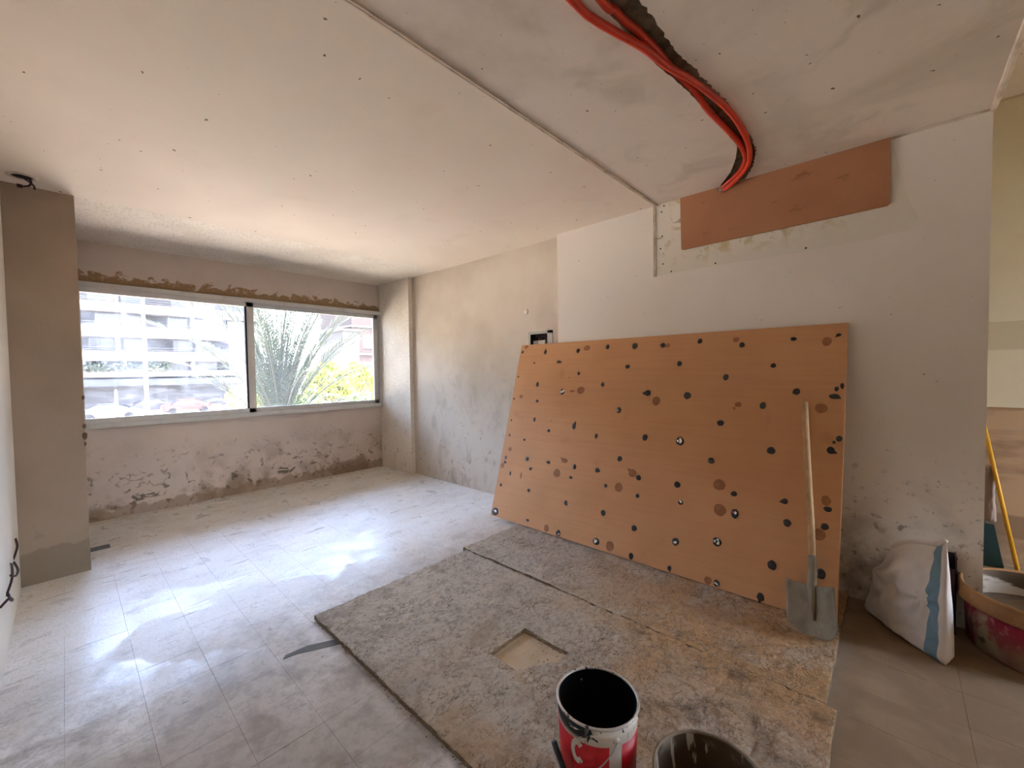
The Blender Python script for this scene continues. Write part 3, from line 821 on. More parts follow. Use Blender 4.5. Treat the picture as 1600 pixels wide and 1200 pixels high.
# bail: wire loop hanging down the front between two ears
e1, e2 = R(-33), R(-213)
bm = bmesh.new()
pts = []
for k in range(31):
    t = k / 30
    a = e1 + (e2 - e1) * t
    z = .352 - .15 * math.sin(math.pi * t) ** .8
    rr_ = rad_at(z) + .006 + .022 * math.sin(math.pi * t)
    pts.append((PX + rr_ * math.cos(a), PY + rr_ * math.sin(a), z))
tube(bm, pts, .0022, 6)
child(obj('bail', bm, m_wire, smooth=True), pail)
for a in (e1, e2):
    bm = bmesh.new()
    bmesh.ops.create_uvsphere(bm, u_segments=14, v_segments=8, radius=1)
    Mx = Matrix.Translation((PX + (rad_at(.352) + .001) * math.cos(a), PY + (rad_at(.352) + .001) * math.sin(a), .352)) @ Matrix.Rotation(a, 4, 'Z') @ Matrix.Diagonal((.005, .012, .011, 1))
    bm.transform(Mx)
    child(obj('bail_ear', bm, m_pail, smooth=True), pail)

# dark rod beside the pail
st = bmesh.new()
tube(st, [(-.683, 1.062, .032), (-.757, 1.040, .22), (-.792, 1.030, .305)], [.008, .009, .009], 8)
m_rod = M('dark_painted_rod', srgb(44, 48, 52), .5, [dict(scale=30, lo=.5, hi=.7, col=srgb(90, 90, 88), fac=.6)])
tag(obj('stirring_rod', st, m_rod, smooth=True), 'short dark rod standing against the left side of the red-banded pail', 'rod')

# ------------------------------------------------------------------ muddy bucket at the bottom edge
QX, QY, QR, QZ = -.384, 1.244, .155, .302
m_muddy = M('muddy_rubber', srgb(92, 74, 54), .6, [
    dict(scale=6, lo=.4, hi=.7, col=srgb(70, 54, 38), fac=.8),
    dict(scale=26, lo=.60, hi=.63, col=srgb(200, 186, 166), fac=.9, vec=(1, 1, .15), dist=.3),
    dict(scale=10, lo=.55, hi=.66, col=srgb(176, 162, 142), fac=.7, masks=[(2, .26, .295)], dist=.6)], spec=.4)
m_muddy_out = M('muddy_bucket_outside', srgb(150, 136, 116), .6, [dict(scale=9, lo=.4, hi=.65, col=srgb(104, 88, 68), fac=.8)])
q = empty('mud_bucket', (QX, QY, .026))
tag(q, 'brown mud-smeared bucket cut off by the bottom edge, right of the pail', 'bucket')
child(obj('body', lathe(bmesh.new(), [(0, .026), (QR * .76, .026), (QR * .80, .03), (QR * .98, QZ - .01), (QR * .985, QZ - .012)], 56, center=(QX, QY), wob=.006, seed=2), m_muddy_out, smooth=True), q)
child(obj('inside', lathe(bmesh.new(), [(QR * .975, QZ - .002), (QR * .93, QZ - .08), (QR * .78, .05), (0, .046)], 56, center=(QX, QY), wob=.006, seed=2), m_muddy, smooth=True), q)
bm = bmesh.new()
tube(bm, [(QX + QR * (1 + .006 * math.sin(3 * a + 2) + .0036 * math.sin(5 * a + 4.2)) * math.cos(a), QY + QR * (1 + .006 * math.sin(3 * a + 2)) * math.sin(a), QZ) for a in np.linspace(0, 2 * math.pi, 65)], .0055, 8, cap=False)
child(obj('rim', bm, m_muddy_out, smooth=True), q)

# ------------------------------------------------------------------ mortar tub at the right edge
TX, TY, TRT, TZT, TRB = .592, 3.345, .322, .318, .288
m_tub = M('tub_magenta', srgb(150, 44, 66), .55, [
    dict(scale=20, lo=.55, hi=.66, col=srgb(196, 120, 120), fac=.7),
    dict(scale=4, lo=.50, hi=.58, col=srgb(176, 160, 132), fac=.95, off=5.5, dist=.5),
    dict(scale=5, lo=.4, hi=.6, col=srgb(158, 132, 108), fac=.95, masks=[(2, .19, .08)], dist=.6),
    dict(scale=7, lo=.6, hi=.66, col=srgb(90, 82, 70), fac=.9, off=8, dist=.4)])
m_tub_rim = M('tub_rim_muddy', srgb(160, 116, 72), .55, [
    dict(scale=6, lo=.4, hi=.7, col=srgb(136, 94, 56), fac=.8), dict(scale=20, lo=.62, hi=.7, col=srgb(190, 160, 120), fac=.6)])
m_tub_in = M('tub_inside_muddy', srgb(104, 84, 60), .6, [dict(scale=5, lo=.4, hi=.7, col=srgb(76, 60, 42), fac=.8), dict(scale=2.4, lo=.55, hi=.62, col=srgb(206, 192, 170), fac=.9, vec=(1, 1, 3))])
m_mud = M('wet_mortar', srgb(92, 72, 50), .4, [dict(scale=7, lo=.4, hi=.7, col=srgb(66, 52, 38), fac=.8)], [(12, .01, 4)])
tub = empty('mortar_tub', (TX, TY, 0))
tag(tub, 'wide magenta mortar tub with a thick muddy brown rim at the wall end', 'tub')
child(obj('body', lathe(bmesh.new(), [(0, .001), (TRB - .012, .001), (TRB, .012), (TRT - .022, TZT - .075), (TRT - .024, TZT - .07)], 64, center=(TX, TY)), m_tub, smooth=True), tub)
child(obj('rim', lathe(bmesh.new(), [(TRT - .02, TZT - .085), (TRT + .004, TZT - .082), (TRT + .008, TZT - .075), (TRT + .004, TZT - .062), (TRT - .002, TZT - .058), (TRT + .002, TZT - .01), (TRT, TZT), (TRT - .012, TZT + .002), (TRT - .02, TZT - .006)], 64, center=(TX, TY)), m_tub_rim, smooth=True), tub)
child(obj('inside', lathe(bmesh.new(), [(TRT - .02, TZT - .006), (TRT - .028, TZT - .08), (TRB - .03, .1)], 64, center=(TX, TY)), m_tub_in, smooth=True), tub)
child(obj('mortar', lathe(bmesh.new(), [(TRB + .005, .19), (.15, .2), (.05, .185), (0, .187)], 48, center=(TX, TY)), m_mud, smooth=True), tub)

# ------------------------------------------------------------------ white woven sack
m_sack = M('woven_sack_white', srgb(232, 222, 212), .8, [dict(scale=4, lo=.4, hi=.7, col=srgb(220, 208, 196), fac=.7)], [(26, .006, 4, (1, 1, .6)), (220, .0006, 1)])
m_stripe = M('woven_sack_blue_stripe', srgb(128, 156, 172), .8, [dict(scale=5, lo=.4, hi=.7, col=srgb(112, 140, 158), fac=.7)], [(26, .006, 4, (1, 1, .6))])
sack = empty('sack', (.04, 3.13, 0))
tag(sack, 'white woven plastic sack with a blue stripe, slumped against the wall', 'sack')
def sack_pt(u, v, s):
    bl0, br0 = Vector((-.122, 3.325, 0)), Vector((.203, 2.932, 0))
    tl, tr = Vector((-.005, 3.185, .455)), Vector((.198, 2.945, .605))
    lm = Vector((-.085, 3.28, .21)); lm2 = Vector((-.052, 3.24, .30))
    L = bl0 * (1 - v) ** 2 + lm * 2 * v * (1 - v) * 1.0 + tl * v * v
    L = L + Vector((-.022, .024, 0)) * math.exp(-((v - .62) / .10) ** 2)
    Rr = br0.lerp(tr, v)
    p = L.lerp(Rr, u)
    if v > .7: p.z += (v - .7) / .3 * (.026 * max(0, math.sin(u * math.pi * 1.25)) + .018 * max(0, (u - .9) / .1))
    fr = Vector((-.77, -.64, 0)); bk = Vector((.77, .64, 0))
    e = max(0, math.sin(math.pi * u)) ** .55 * (max(0, 1 - v ** 3)) ** .6 * min(1, v / .05 + .25)
    wr_ = .026 * mnoise.noise(Vector((u * 4, v * 4, 3))) + .014 * mnoise.noise(Vector((u * 9 + v * 5, v * 9 - u * 3, 8)))
    wr_ += .012 * math.sin((u * .5 + v) * 22) * math.exp(-((v - .72) / .2) ** 2) * (1 - u) * .6
    for pu, pv, am, fq, rad_ in ((.80, .50, .013, 7, .30), (.02, .60, .016, 6, .38), (.95, 1.0, .012, 9, .34)):
        du, dv = u - pu, v - pv; r_ = math.hypot(du, dv)
        wr_ += am * math.sin(fq * math.atan2(dv, du)) * math.exp(-(r_ / rad_) ** 2) * min(1, r_ / .06)
    if s > 0:
        p += fr * (e * (.055 + 1.3 * wr_))
    else:
        t = e * .17 * (1 - .3 * v)
        p += bk * t
        p.y = min(p.y, 3.405 - .02 * (1 - u) * 0)
    return p
NU, NV = 60, 44
bm = bmesh.new()
front = [[bm.verts.new(sack_pt(i / NU, j / NV, 1)) for j in range(NV + 1)] for i in range(NU + 1)]
back = [[front[i][j] if i in (0, NU) or j == NV else bm.verts.new(sack_pt(i / NU, j / NV, -1)) for j in range(NV + 1)] for i in range(NU + 1)]
for i in range(NU):
    for j in range(NV):
        f = bm.faces.new((front[i][j], front[i + 1][j], front[i + 1][j + 1], front[i][j + 1]))
        if 51 <= i <= 56: f.material_index = 1
        try: bm.faces.new((back[i][j], back[i][j + 1], back[i + 1][j + 1], back[i + 1][j]))
        except ValueError: pass
for i in range(NU):
    try: bm.faces.new((front[i][0], back[i][0], back[i + 1][0], front[i + 1][0]))
    except ValueError: pass
child(obj('bag', bm, [m_sack, m_stripe], smooth=True), sack)
bm = bmesh.new()
tube(bm, [sack_pt(u, 1.0, 1) + Vector((0, 0, .003 + .003 * math.sin(u * 9))) for u in np.linspace(.02, .99, 26)], [.008 + .004 * math.sin(u * 9) ** 2 for u in np.linspace(0, 1, 26)], 8)
child(obj('hem', bm, m_sack, smooth=True), sack)

# dark box behind the sack
bm = boxes((.205, .262, 3.30, 3.40, 0.001, .425), bev=.004)
m_maroon = M('dark_maroon_plastic', srgb(46, 22, 28), .5)
bx_ = empty('dark_crate', (.235, 3.35, 0))
tag(bx_, 'narrow dark maroon box standing between the sack and the tub', 'box')
child(obj('shell', boxes((.200, .206, 3.30, 3.40, .001, .43), (.256, .262, 3.30, 3.40, .001, .43), (.200, .262, 3.30, 3.306, .001, .36), (.200, .262, 3.394, 3.40, .001, .43), (.200, .262, 3.30, 3.40, .001, .008)), m_maroon), bx_)
for lb in ((.198, .264, 3.296, 3.302, .355, .368), (.198, .203, 3.296, 3.402, .425, .435), (.259, .264, 3.296, 3.402, .425, .435)):
    child(obj('lip', boxes(lb), m_maroon), bx_)
bm.free()

# ------------------------------------------------------------------ broom handle and dustpan in the next room
m_yel = M('yellow_broom_pole', srgb(216, 158, 40), .45)
br = empty('pole', (.66, 4.58, 0))
tag(br, 'thin yellow pole leaning in the next room behind the wall end', 'pole')
bm = bmesh.new(); tube(bm, [(.662, 4.58, .004), (.488, 4.66, 1.075)], .0125, 12)
child(obj('shaft', bm, m_yel, smooth=True), br)
bm = bmesh.new(); tube(bm, [(.490, 4.659, 1.06), (.485, 4.661, 1.095)], .0145, 12)
child(obj('end_cap', bm, m_dark_wire, smooth=True), br)
dp = empty('dustpan', (.53, 4.62, 0))
tag(dp, 'dark green long-handled dustpan resting against the next room wall', 'dustpan')
m_green = M('dark_green_plastic', srgb(36, 58, 54), .5)
bm = bmesh.new()
prof = [(.425, .003), (.60, .003), (.555, .30), (.43, .30)]
f0 = [bm.verts.new((x, 4.60 + z * .25, z)) for x, z in prof]; f1 = [bm.verts.new((x, 4.612 + z * .25, z)) for x, z in prof]
bm.faces.new(f0); bm.faces.new(f1[::-1])
for i in range(4): bm.faces.new((f0[i], f1[i], f1[(i + 1) % 4], f0[(i + 1) % 4]))
bmesh.ops.recalc_face_normals(bm, faces=bm.faces[:])
box(bm, .418, .428, 4.56, 4.68, .003, .28); 
child(obj('pan', bm, m_green), dp)
bm = bmesh.new(); tube(bm, [(.50, 4.672, .28), (.495, 4.683, .74)], .011, 10)
child(obj('grip', bm, m_green, smooth=True), dp)
# pale cloth hung over the grip
bm = bmesh.new()
NU, NV = 12, 24
g = [[bm.verts.new((.455 + .105 * (i / NU) * (1 - .35 * (j / NV)) + .02 * (j / NV) + .010 * mnoise.noise(Vector((i * .4, j * .3, 1))), 4.655 - .022 * math.sin(math.pi * i / NU) + .012 * mnoise.noise(Vector((i * .7, j * .25, 4))), .33 + .42 * j / NV)) for j in range(NV + 1)] for i in range(NU + 1)]
for i in range(NU):
    for j in range(NV): bm.faces.new((g[i][j], g[i + 1][j], g[i + 1][j + 1], g[i][j + 1]))
cl = obj('cleaning_cloth', bm, M('grey_pink_cloth', srgb(150, 128, 112), .9, [dict(scale=14, lo=.45, hi=.65, col=srgb(130, 116, 102), fac=.8, masks=[(2, .5, .72)])]), smooth=True)
sm = cl.modifiers.new('thickness', 'SOLIDIFY'); sm.thickness = .006; sm.offset = 1
tag(cl, 'pinkish grey cloth hanging over the dustpan grip in the next room', 'cloth')

# ------------------------------------------------------------------ cover board and conduits on the ceiling
bm = bmesh.new()
cp = [(-1.275, 2.458), (-1.262, 2.450), (-.045, 2.462), (-.034, 2.474), (-.036, ZC - .001), (-.93, ZC - .001), (-.94, 2.825), (-1.0, 2.83), (-1.0, ZC - .001), (-1.283, ZC - .001)]
f0 = [bm.verts.new((x, Y1 - .016, z)) for x, z in cp]; f1 = [bm.verts.new((x, Y1 - .0045, z)) for x, z in cp]
bm.faces.new(f0); bm.faces.new(f1[::-1])
for i in range(len(cp)): bm.faces.new((f0[i], f1[i], f1[(i + 1) % len(cp)], f0[(i + 1) % len(cp)]))
bmesh.ops.recalc_face_normals(bm, faces=bm.faces[:])
bmesh.ops.triangulate(bm, faces=[f for f in bm.faces if len(f.verts) > 4])
tag(obj('cover_board', bm, m_mdf_dark), 'brown rectangular board covering the wall chase under the ceiling', 'board')
cabA = [(-.93, .2), (-.90, .8), (-0.883, 1.327), (-0.871, 1.433), (-0.839, 1.555), (-0.796, 1.702), (-0.767, 1.872), (-0.719, 2.042), (-0.677, 2.269), (-0.654, 2.497), (-0.659, 2.753), (-0.684, 2.956), (-0.74, 3.161), (-0.823, 3.29), (-0.93, 3.395), (-.97, 3.43)]
cabB = [(-.80, .2), (-.80, .8), (-0.817, 1.391), (-0.813, 1.483), (-0.807, 1.563), (-0.791, 1.646), (-0.778, 1.794), (-0.774, 1.966), (-0.757, 2.174), (-0.746, 2.388), (-0.728, 2.617), (-0.715, 2.866), (-0.735, 3.068), (-0.775, 3.194), (-0.85, 3.31), (-0.945, 3.40), (-.98, 3.43)]
def conduit(path, zf, label):
    pts = []
    for i, (x, y) in enumerate(path):
        pts.append((x, y, zf(y)))
    bm = bmesh.new()
    tube(bm, smooth_path(pts, 8), .0155, 14)
    o = obj('conduit', bm, m_red_pipe, smooth=True)
    tag(o, label, 'conduit', 'red conduits in the ceiling chase')
conduit(cabA, lambda y: ZC - .012 + (.0 if y < 2.9 else .004) - (max(0, y - 3.25) * .12), 'red plastic conduit crossing in front of the other one')
conduit(cabB, lambda y: ZC + (.022 if 1.45 < y < 2.2 else .006) + (.010 if y > 2.9 else 0) - max(0, y - 3.3) * .12, 'red plastic conduit tucked deeper in the ceiling groove')

# ------------------------------------------------------------------ small electrical things
jb = empty('junction_box', ((EX0 + EX1) / 2, Y0, EZ0))
tag(jb, 'open recessed junction box full of wires above the leaning board', 'junction box')
child(obj('case', boxes((EX0, EX1, Y0 + .085, Y0 + .09, EZ0, EZ1), (EX0, EX0 + .006, Y0 - .002, Y0 + .09, EZ0, EZ1), (EX1 - .006, EX1, Y0 - .002, Y0 + .09, EZ0, EZ1), (EX0, EX1, Y0 - .002, Y0 + .09, EZ1 - .006, EZ1), (EX0, EX1, Y0 - .002, Y0 + .09, EZ0, EZ0 + .006)), m_box_in), jb)
child(obj('frame', boxes((EX0 - .012, EX1 + .05, Y0 - .006, Y0, EZ1 - .012, EZ1 + .015), (EX1 - .02, EX1 + .05, Y0 - .006, Y0, EZ0, EZ1 + .015), (EX0 - .02, EX0 + .008, Y0 - .006, Y0, EZ0, EZ1 + .015)), m_grey_metal), jb)
for x0, x1 in ((EX0 + .02, EX0 + .075), (EX0 + .085, EX0 + .185)):
    child(obj('terminal_block', boxes(*[(x0 + k * .0125, min(x1, x0 + k * .0125 + .011), Y0 + .03, Y0 + .06, 1.775, 1.825) for k in range(int((x1 - x0) / .0125))], bev=.002), m_white_pl), jb)
for k in range(4):
    bm = bmesh.new()
    x = EX0 + .03 + k * .05
    tube(bm, smooth_path([(x, Y0 + .045, 1.825), (x + .02, Y0 + .03, 1.86), (x + .07, Y0 + .04, 1.87), (x + .06 + .01 * k, Y0 + .06, 1.80)], 6), .004, 6)
    child(obj('wire', bm, m_dark_wire, smooth=True), jb)
bm = bmesh.new()
lathe(bm, [(0, .012), (.022, .011), (.029, .006), (.031, 0), (0, 0)], 28)
bm.transform(Matrix.Translation((-3.005, Y0, 2.15)) @ Matrix.Rotation(R(90), 4, 'X'))
tag(obj('blank_plate', bm, m_white_pl, smooth=True), 'small round white blanking plate on the wall above the junction box', 'cover plate')

# ceiling outlet with hanging wires, far left
lo = empty('ceiling_outlet', (-4.40, -.17, ZC))
tag(lo, 'round ceiling outlet with dark wires hanging out beside the pillar', 'ceiling outlet')
bm = bmesh.new()
lathe(bm, [(.075, ZC), (.072, ZC - .006), (.052, ZC - .008), (.05, ZC - .001)], 28, center=(-4.36, -.15))
child(obj('ring', bm, m_bead, smooth=True), lo)
bm = bmesh.new(); lathe(bm, [(0, ZC - .002), (.051, ZC - .0015)], 28, center=(-4.36, -.15))
child(obj('opening', bm, m_hole), lo)
for k, p in enumerate(([(-4.37, -.16, ZC), (-4.36, -.13, ZC - .02), (-4.35, -.10, ZC - .05), (-4.36, -.095, ZC - .075)], [(-4.35, -.14, ZC), (-4.33, -.11, ZC - .03), (-4.345, -.12, ZC - .06), (-4.37, -.16, ZC - .066)])):
    bm = bmesh.new(); tube(bm, smooth_path(p, 6), .006, 6)
    child(obj('wire', bm, m_dark_wire, smooth=True), lo)
bm = boxes((-4.385, -4.345, -.175, -.15, ZC - .074, ZC - .06), bev=.003)
child(obj('connector', bm, m_dark_wire), lo)

# wires poking from the left wall near the floor
wp = [[(-3.30, YL, .34), (-3.32, YL + .03, .37), (-3.40, YL + .035, .33), (-3.55, YL + .02, .28), (-3.62, YL + .005, .30)],
      [(-3.60, YL, .29), (-3.66, YL + .02, .36), (-3.78, YL + .015, .40), (-3.90, YL + .003, .38)],
      [(-3.84, YL, .33), (-3.90, YL + .02, .30), (-4.02, YL + .022, .30), (-4.10, YL + .002, .33)],
      [(-4.12, YL, .34), (-4.18, YL + .015, .40), (-4.28, YL + .004, .43)]]
wa = empty('wall_wires', (-3.7, YL, .3))
tag(wa, 'maroon cable stubs poking out of the left wall near the floor', 'wires')
for p in wp:
    bm = bmesh.new(); tube(bm, smooth_path(p, 6), .006, 6)
    child(obj('wire', bm, m_dark_wire, smooth=True), wa)
tag(obj('steel_strip', boxes((-5.13, -5.03, .10, .225, .0005, .008), bev=.002), M('grey_steel_strip', srgb(112, 112, 112), .5, metal=.3)), 'short grey metal strip lying on the floor behind the pillar', 'metal strip')

# mortar smears on the tiles, crumbs and chips
m_smear = M('grey_mortar_smear', srgb(112, 108, 100), .9)
smears = [([(-2.36, .86), (-2.30, .985), (-2.24, .985), (-2.28, .90), (-2.33, .80), (-2.345, .73), (-2.37, .75)], 0)]
for pts, _ in smears:
    bm = bmesh.new()
    a = [bm.verts.new((x, y, .0018)) for x, y in pts]; b = [bm.verts.new((x, y, .0002)) for x, y in pts]
    bm.faces.new(a)
    for i in range(len(pts)): bm.faces.new((a[i], b[i], b[(i + 1) % len(pts)], a[(i + 1) % len(pts)]))
    bmesh.ops.recalc_face_normals(bm, faces=bm.faces[:])
    obj('mortar_smear', bm, m_smear, floor)
bm = bmesh.new()
rr = random.Random(4)
def crumb(x, y, z, s):
    pts = [Vector((rr.uniform(-1, 1), rr.uniform(-1, 1), rr.uniform(0, .8))) * s for _ in range(7)]
    vsx = [bm.verts.new((x + p.x, y + p.y, z + p.z)) for p in pts]
    bmesh.ops.convex_hull(bm, input=vsx)
for _ in range(420):
    x = rr.gauss(-1.02, .22); y = rr.gauss(1.62, .24)
    if -2.5 < x < -.2 and 1.0 < y < 2.15 and (x - PX) ** 2 + (y - PY) ** 2 > .02:
        crumb(x, y, .022, rr.uniform(.002, .007))
for _ in range(260):
    crumb(rr.uniform(-1.2, -.3), rr.uniform(2.25, 2.8), .034, rr.uniform(.002, .006))
for _ in range(90):
    crumb(rr.uniform(-6.0, -5.9), rr.uniform(.3, 3.3), 0, rr.uniform(.003, .010))
for _ in range(160):
    crumb(rr.uniform(-2.55, -.9), .975 + rr.gauss(0, .006), rr.uniform(0, .018), rr.uniform(.002, .007))
tag(obj('plaster_crumbs', bm, M('plaster_crumb', srgb(128, 104, 80), .95)), 'plaster crumbs and grit scattered over the plywood and floor', 'rubble', kind='stuff')

# ------------------------------------------------------------------ outside: street, buildings, palm, bushes, cars
ZG = -2.4
m_asphalt = M('street_concrete', srgb(190, 180, 164), .9, [dict(scale=.3, lo=.4, hi=.7, col=srgb(178, 168, 152), fac=.8)])
tag(obj('street_ground', boxes((-120, XW - .2, -80, 110, ZG - .2, ZG)), m_asphalt), kind=S)
FX = -68.0
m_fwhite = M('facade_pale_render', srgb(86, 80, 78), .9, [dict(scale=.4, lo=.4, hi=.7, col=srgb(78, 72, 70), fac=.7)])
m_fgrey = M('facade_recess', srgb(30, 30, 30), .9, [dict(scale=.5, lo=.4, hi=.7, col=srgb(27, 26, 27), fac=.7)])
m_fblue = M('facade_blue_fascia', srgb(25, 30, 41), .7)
m_fdark = M('shop_front_dark', srgb(18, 19, 22), .6)
m_fwin = M('facade_window', srgb(30, 35, 41), .25, spec=.5)
m_rail = M('railing', srgb(38, 39, 43), .6)
bd = empty('apartment_block', (FX, 0, ZG))
tag(bd, 'long pale apartment block with balcony bands across the street', 'building')
BY0, BY1 = -42, 19.5
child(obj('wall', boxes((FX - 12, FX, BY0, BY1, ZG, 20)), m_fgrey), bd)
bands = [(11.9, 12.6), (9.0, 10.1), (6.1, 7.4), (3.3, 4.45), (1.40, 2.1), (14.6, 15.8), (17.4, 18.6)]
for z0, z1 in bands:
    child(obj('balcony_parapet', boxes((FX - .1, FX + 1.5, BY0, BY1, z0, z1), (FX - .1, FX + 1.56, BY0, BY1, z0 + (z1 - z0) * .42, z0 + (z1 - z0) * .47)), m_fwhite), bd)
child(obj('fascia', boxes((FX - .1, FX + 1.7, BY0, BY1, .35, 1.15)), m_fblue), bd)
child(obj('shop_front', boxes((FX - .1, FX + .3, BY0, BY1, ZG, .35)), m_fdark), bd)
wmesh = bpy.data.meshes.new('window'); b_ = boxes((0, .12, -1.1, 1.1, -.75, .75)); b_.to_mesh(wmesh); b_.free(); wmesh.materials.append(m_fwin)
smesh = bpy.data.meshes.new('pier'); b_ = boxes((0, 1.35, -.18, .18, -.9, .9)); b_.to_mesh(smesh); b_.free(); smesh.materials.append(m_fwhite)
for z in (8.2, 5.3, 2.75, 11.0, 13.6):
    for k in range(12):
        y = -6 + k * 2.35 + .3 * math.sin(k * 3 + z)
        if y > BY1 - 1.3: continue
        if (k + int(z)) % 3 != 2:
            o = link(bpy.data.objects.new('window', wmesh)); child(o, bd); o.location = (FX, y, z)
        if k % 3 == 1:
            o = link(bpy.data.objects.new('pier', smesh)); child(o, bd); o.location = (FX, y + 1.25, z)
for zz in (10.25, 10.5, 10.75, 11.0, 7.5, 7.75, 4.6, 4.85):
    child(obj('railing_bar', boxes((FX + 1.4, FX + 1.46, BY0, BY1, zz, zz + .07)), m_rail), bd)
m_hedge = M('hedge_green', srgb(33, 41, 30), .9)
def leaf_cloud(bm, n, fn, size, r):
    for _ in range(n):
        p = fn(r)
        a = Vector((r.gauss(0, 1), r.gauss(0, 1), r.gauss(0, 1))).normalized()
        b = a.cross(Vector((r.gauss(0, 1), r.gauss(0, 1), r.gauss(0, 1)))).normalized()
        s = size * r.uniform(.6, 1.3)
        bm.faces.new([bm.verts.new(p + a * s * i + b * s * .55 * j) for i, j in ((-1, 0), (0, -1), (1, 0), (0, 1))])
bm = bmesh.new(); rr = random.Random(3)
leaf_cloud(bm, 2600, lambda r: Vector((FX + 1.0 + r.uniform(-.4, .9), r.uniform(-4, 9), 2.1 + abs(r.gauss(0, .45)))), .22, rr)
tag(obj('balcony_hedge', bm, m_hedge), 'green hedge growing along the first balcony of the apartment block', 'hedge')

# pinkish house on the right
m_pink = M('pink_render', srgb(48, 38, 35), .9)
ph = empty('pink_house', (-66, 36, ZG))
tag(ph, 'pinkish house with a blue window behind the bushes', 'building')
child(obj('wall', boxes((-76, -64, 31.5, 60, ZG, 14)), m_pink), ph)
child(obj('cornice', boxes((-76, -63.8, 31.3, 60, 4.4, 4.7), (-76, -63.8, 31.3, 60, 8.9, 9.2)), m_fwhite), ph)
for y in (34.2, 38.5, 43):
    for z in (6.6, 2.2):
        w_ = child(obj('window', boxes((-64.05, -63.9, y - .9, y + .9, z - 1.1, z + 1.1)), m_fwhite), ph)
        obj('pane', boxes((-63.92, -63.86, y - .6, y + .6, z - .8, z + .8)), m_fwin, w_)
# white tower-like gable between
tw = empty('white_house', (-60, 29, ZG))
tag(tw, 'narrow white house wall seen between the palm and the pink house', 'building')
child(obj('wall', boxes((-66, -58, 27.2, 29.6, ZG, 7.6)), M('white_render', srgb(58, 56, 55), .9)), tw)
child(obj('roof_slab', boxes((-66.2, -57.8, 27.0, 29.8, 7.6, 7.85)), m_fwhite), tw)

# palm
m_palm = M('palm_leaf', srgb(66, 78, 56), .6, [dict(scale=2, lo=.4, hi=.7, col=srgb(52, 66, 46), fac=.8)])
m_palm2 = M('palm_rachis', srgb(71, 71, 53), .6)
m_trunk = M('palm_trunk', srgb(84, 70, 55), .95, [dict(scale=10, lo=.4, hi=.6, col=srgb(61, 50, 38), fac=.8)], [(8, .05, 4)])
palm = empty('date_palm', (-9.4, 3.08, ZG))
tag(palm, 'grey-green date palm with arching fronds just outside the window', 'palm')
PC = Vector((-9.4, 3.02, .15))
bm = bmesh.new()
tube(bm, [(PC.x, PC.y, ZG + k * (PC.z - ZG) / 16) for k in range(17)], [.24 + (.03 if k % 2 else 0) for k in range(17)], 14)
child(obj('trunk', bm, m_trunk), palm)
def frond(L, el, droop, seed):
    r = random.Random(seed)
    bm = bmesh.new()
    n = 26
    pts = []
    p = Vector((0, 0, 0)); e = el
    for k in range(n + 1):
        pts.append(p.copy())
        p = p + Vector((math.cos(e), 0, math.sin(e))) * (L / n)
        e -= droop / n * (0.4 + 1.2 * k / n)
    tube(bm, pts, [.022 * (1 - .8 * k / n) + .003 for k in range(n + 1)], 5)
    nf = len(bm.faces)
    for k in range(4, n + 1):
        d = (pts[min(k + 1, n)] - pts[max(k - 1, 0)]).normalized()
        for q in range(2):
            base = pts[k] + d * (L / n) * q / 2
            for s in (-1, 1):
                ll = .52 * (1 - .55 * abs(k / n - .45) * 1.6) * r.uniform(.85, 1.1)
                side_ = Vector((0, s, 0))
                dirv = (d * .72 + side_ * .72 + Vector((0, 0, r.uniform(-.05, .28)))).normalized()
                wv = dirv.cross(Vector((0, 0, 1))).normalized() * .0125
                tip_ = base + dirv * ll + Vector((0, 0, -.05 * r.random()))
                mid_ = base + dirv * ll * .5
                bm.faces.new([bm.verts.new(x) for x in (base, mid_ + wv, tip_, mid_ - wv)])
    bm.faces.ensure_lookup_table()
    me = bpy.data.meshes.new('frond'); 
    for i, f in enumerate(bm.faces): f.material_index = 1 if i < nf else 0
    bm.to_mesh(me); bm.free()
    me.materials.append(m_palm); me.materials.append(m_palm2)
    return me
fm = [frond(4.0, 1.52, .25, 1), frond(4.1, 1.42, .5, 2), frond(4.1, 1.32, .75, 3), frond(4.0, 1.18, .95, 4), frond(3.8, 1.0, 1.1, 5), frond(3.4, .7, 1.2, 6)]
rr = random.Random(12)
for k in range(70):
    o = link(bpy.data.objects.new('frond', fm[0] if k < 14 else fm[1] if k < 30 else fm[2] if k < 44 else fm[3] if k < 55 else fm[4] if k < 63 else fm[5]))
    child(o, palm)
    o.location = (PC.x, PC.y, PC.z)
    o.rotation_euler = (rr.uniform(-.06, .06), rr.uniform(-.05, .05), k * 2.399 + rr.uniform(-.2, .2))
    o.scale = [rr.uniform(.9, 1.08) * .78] * 3

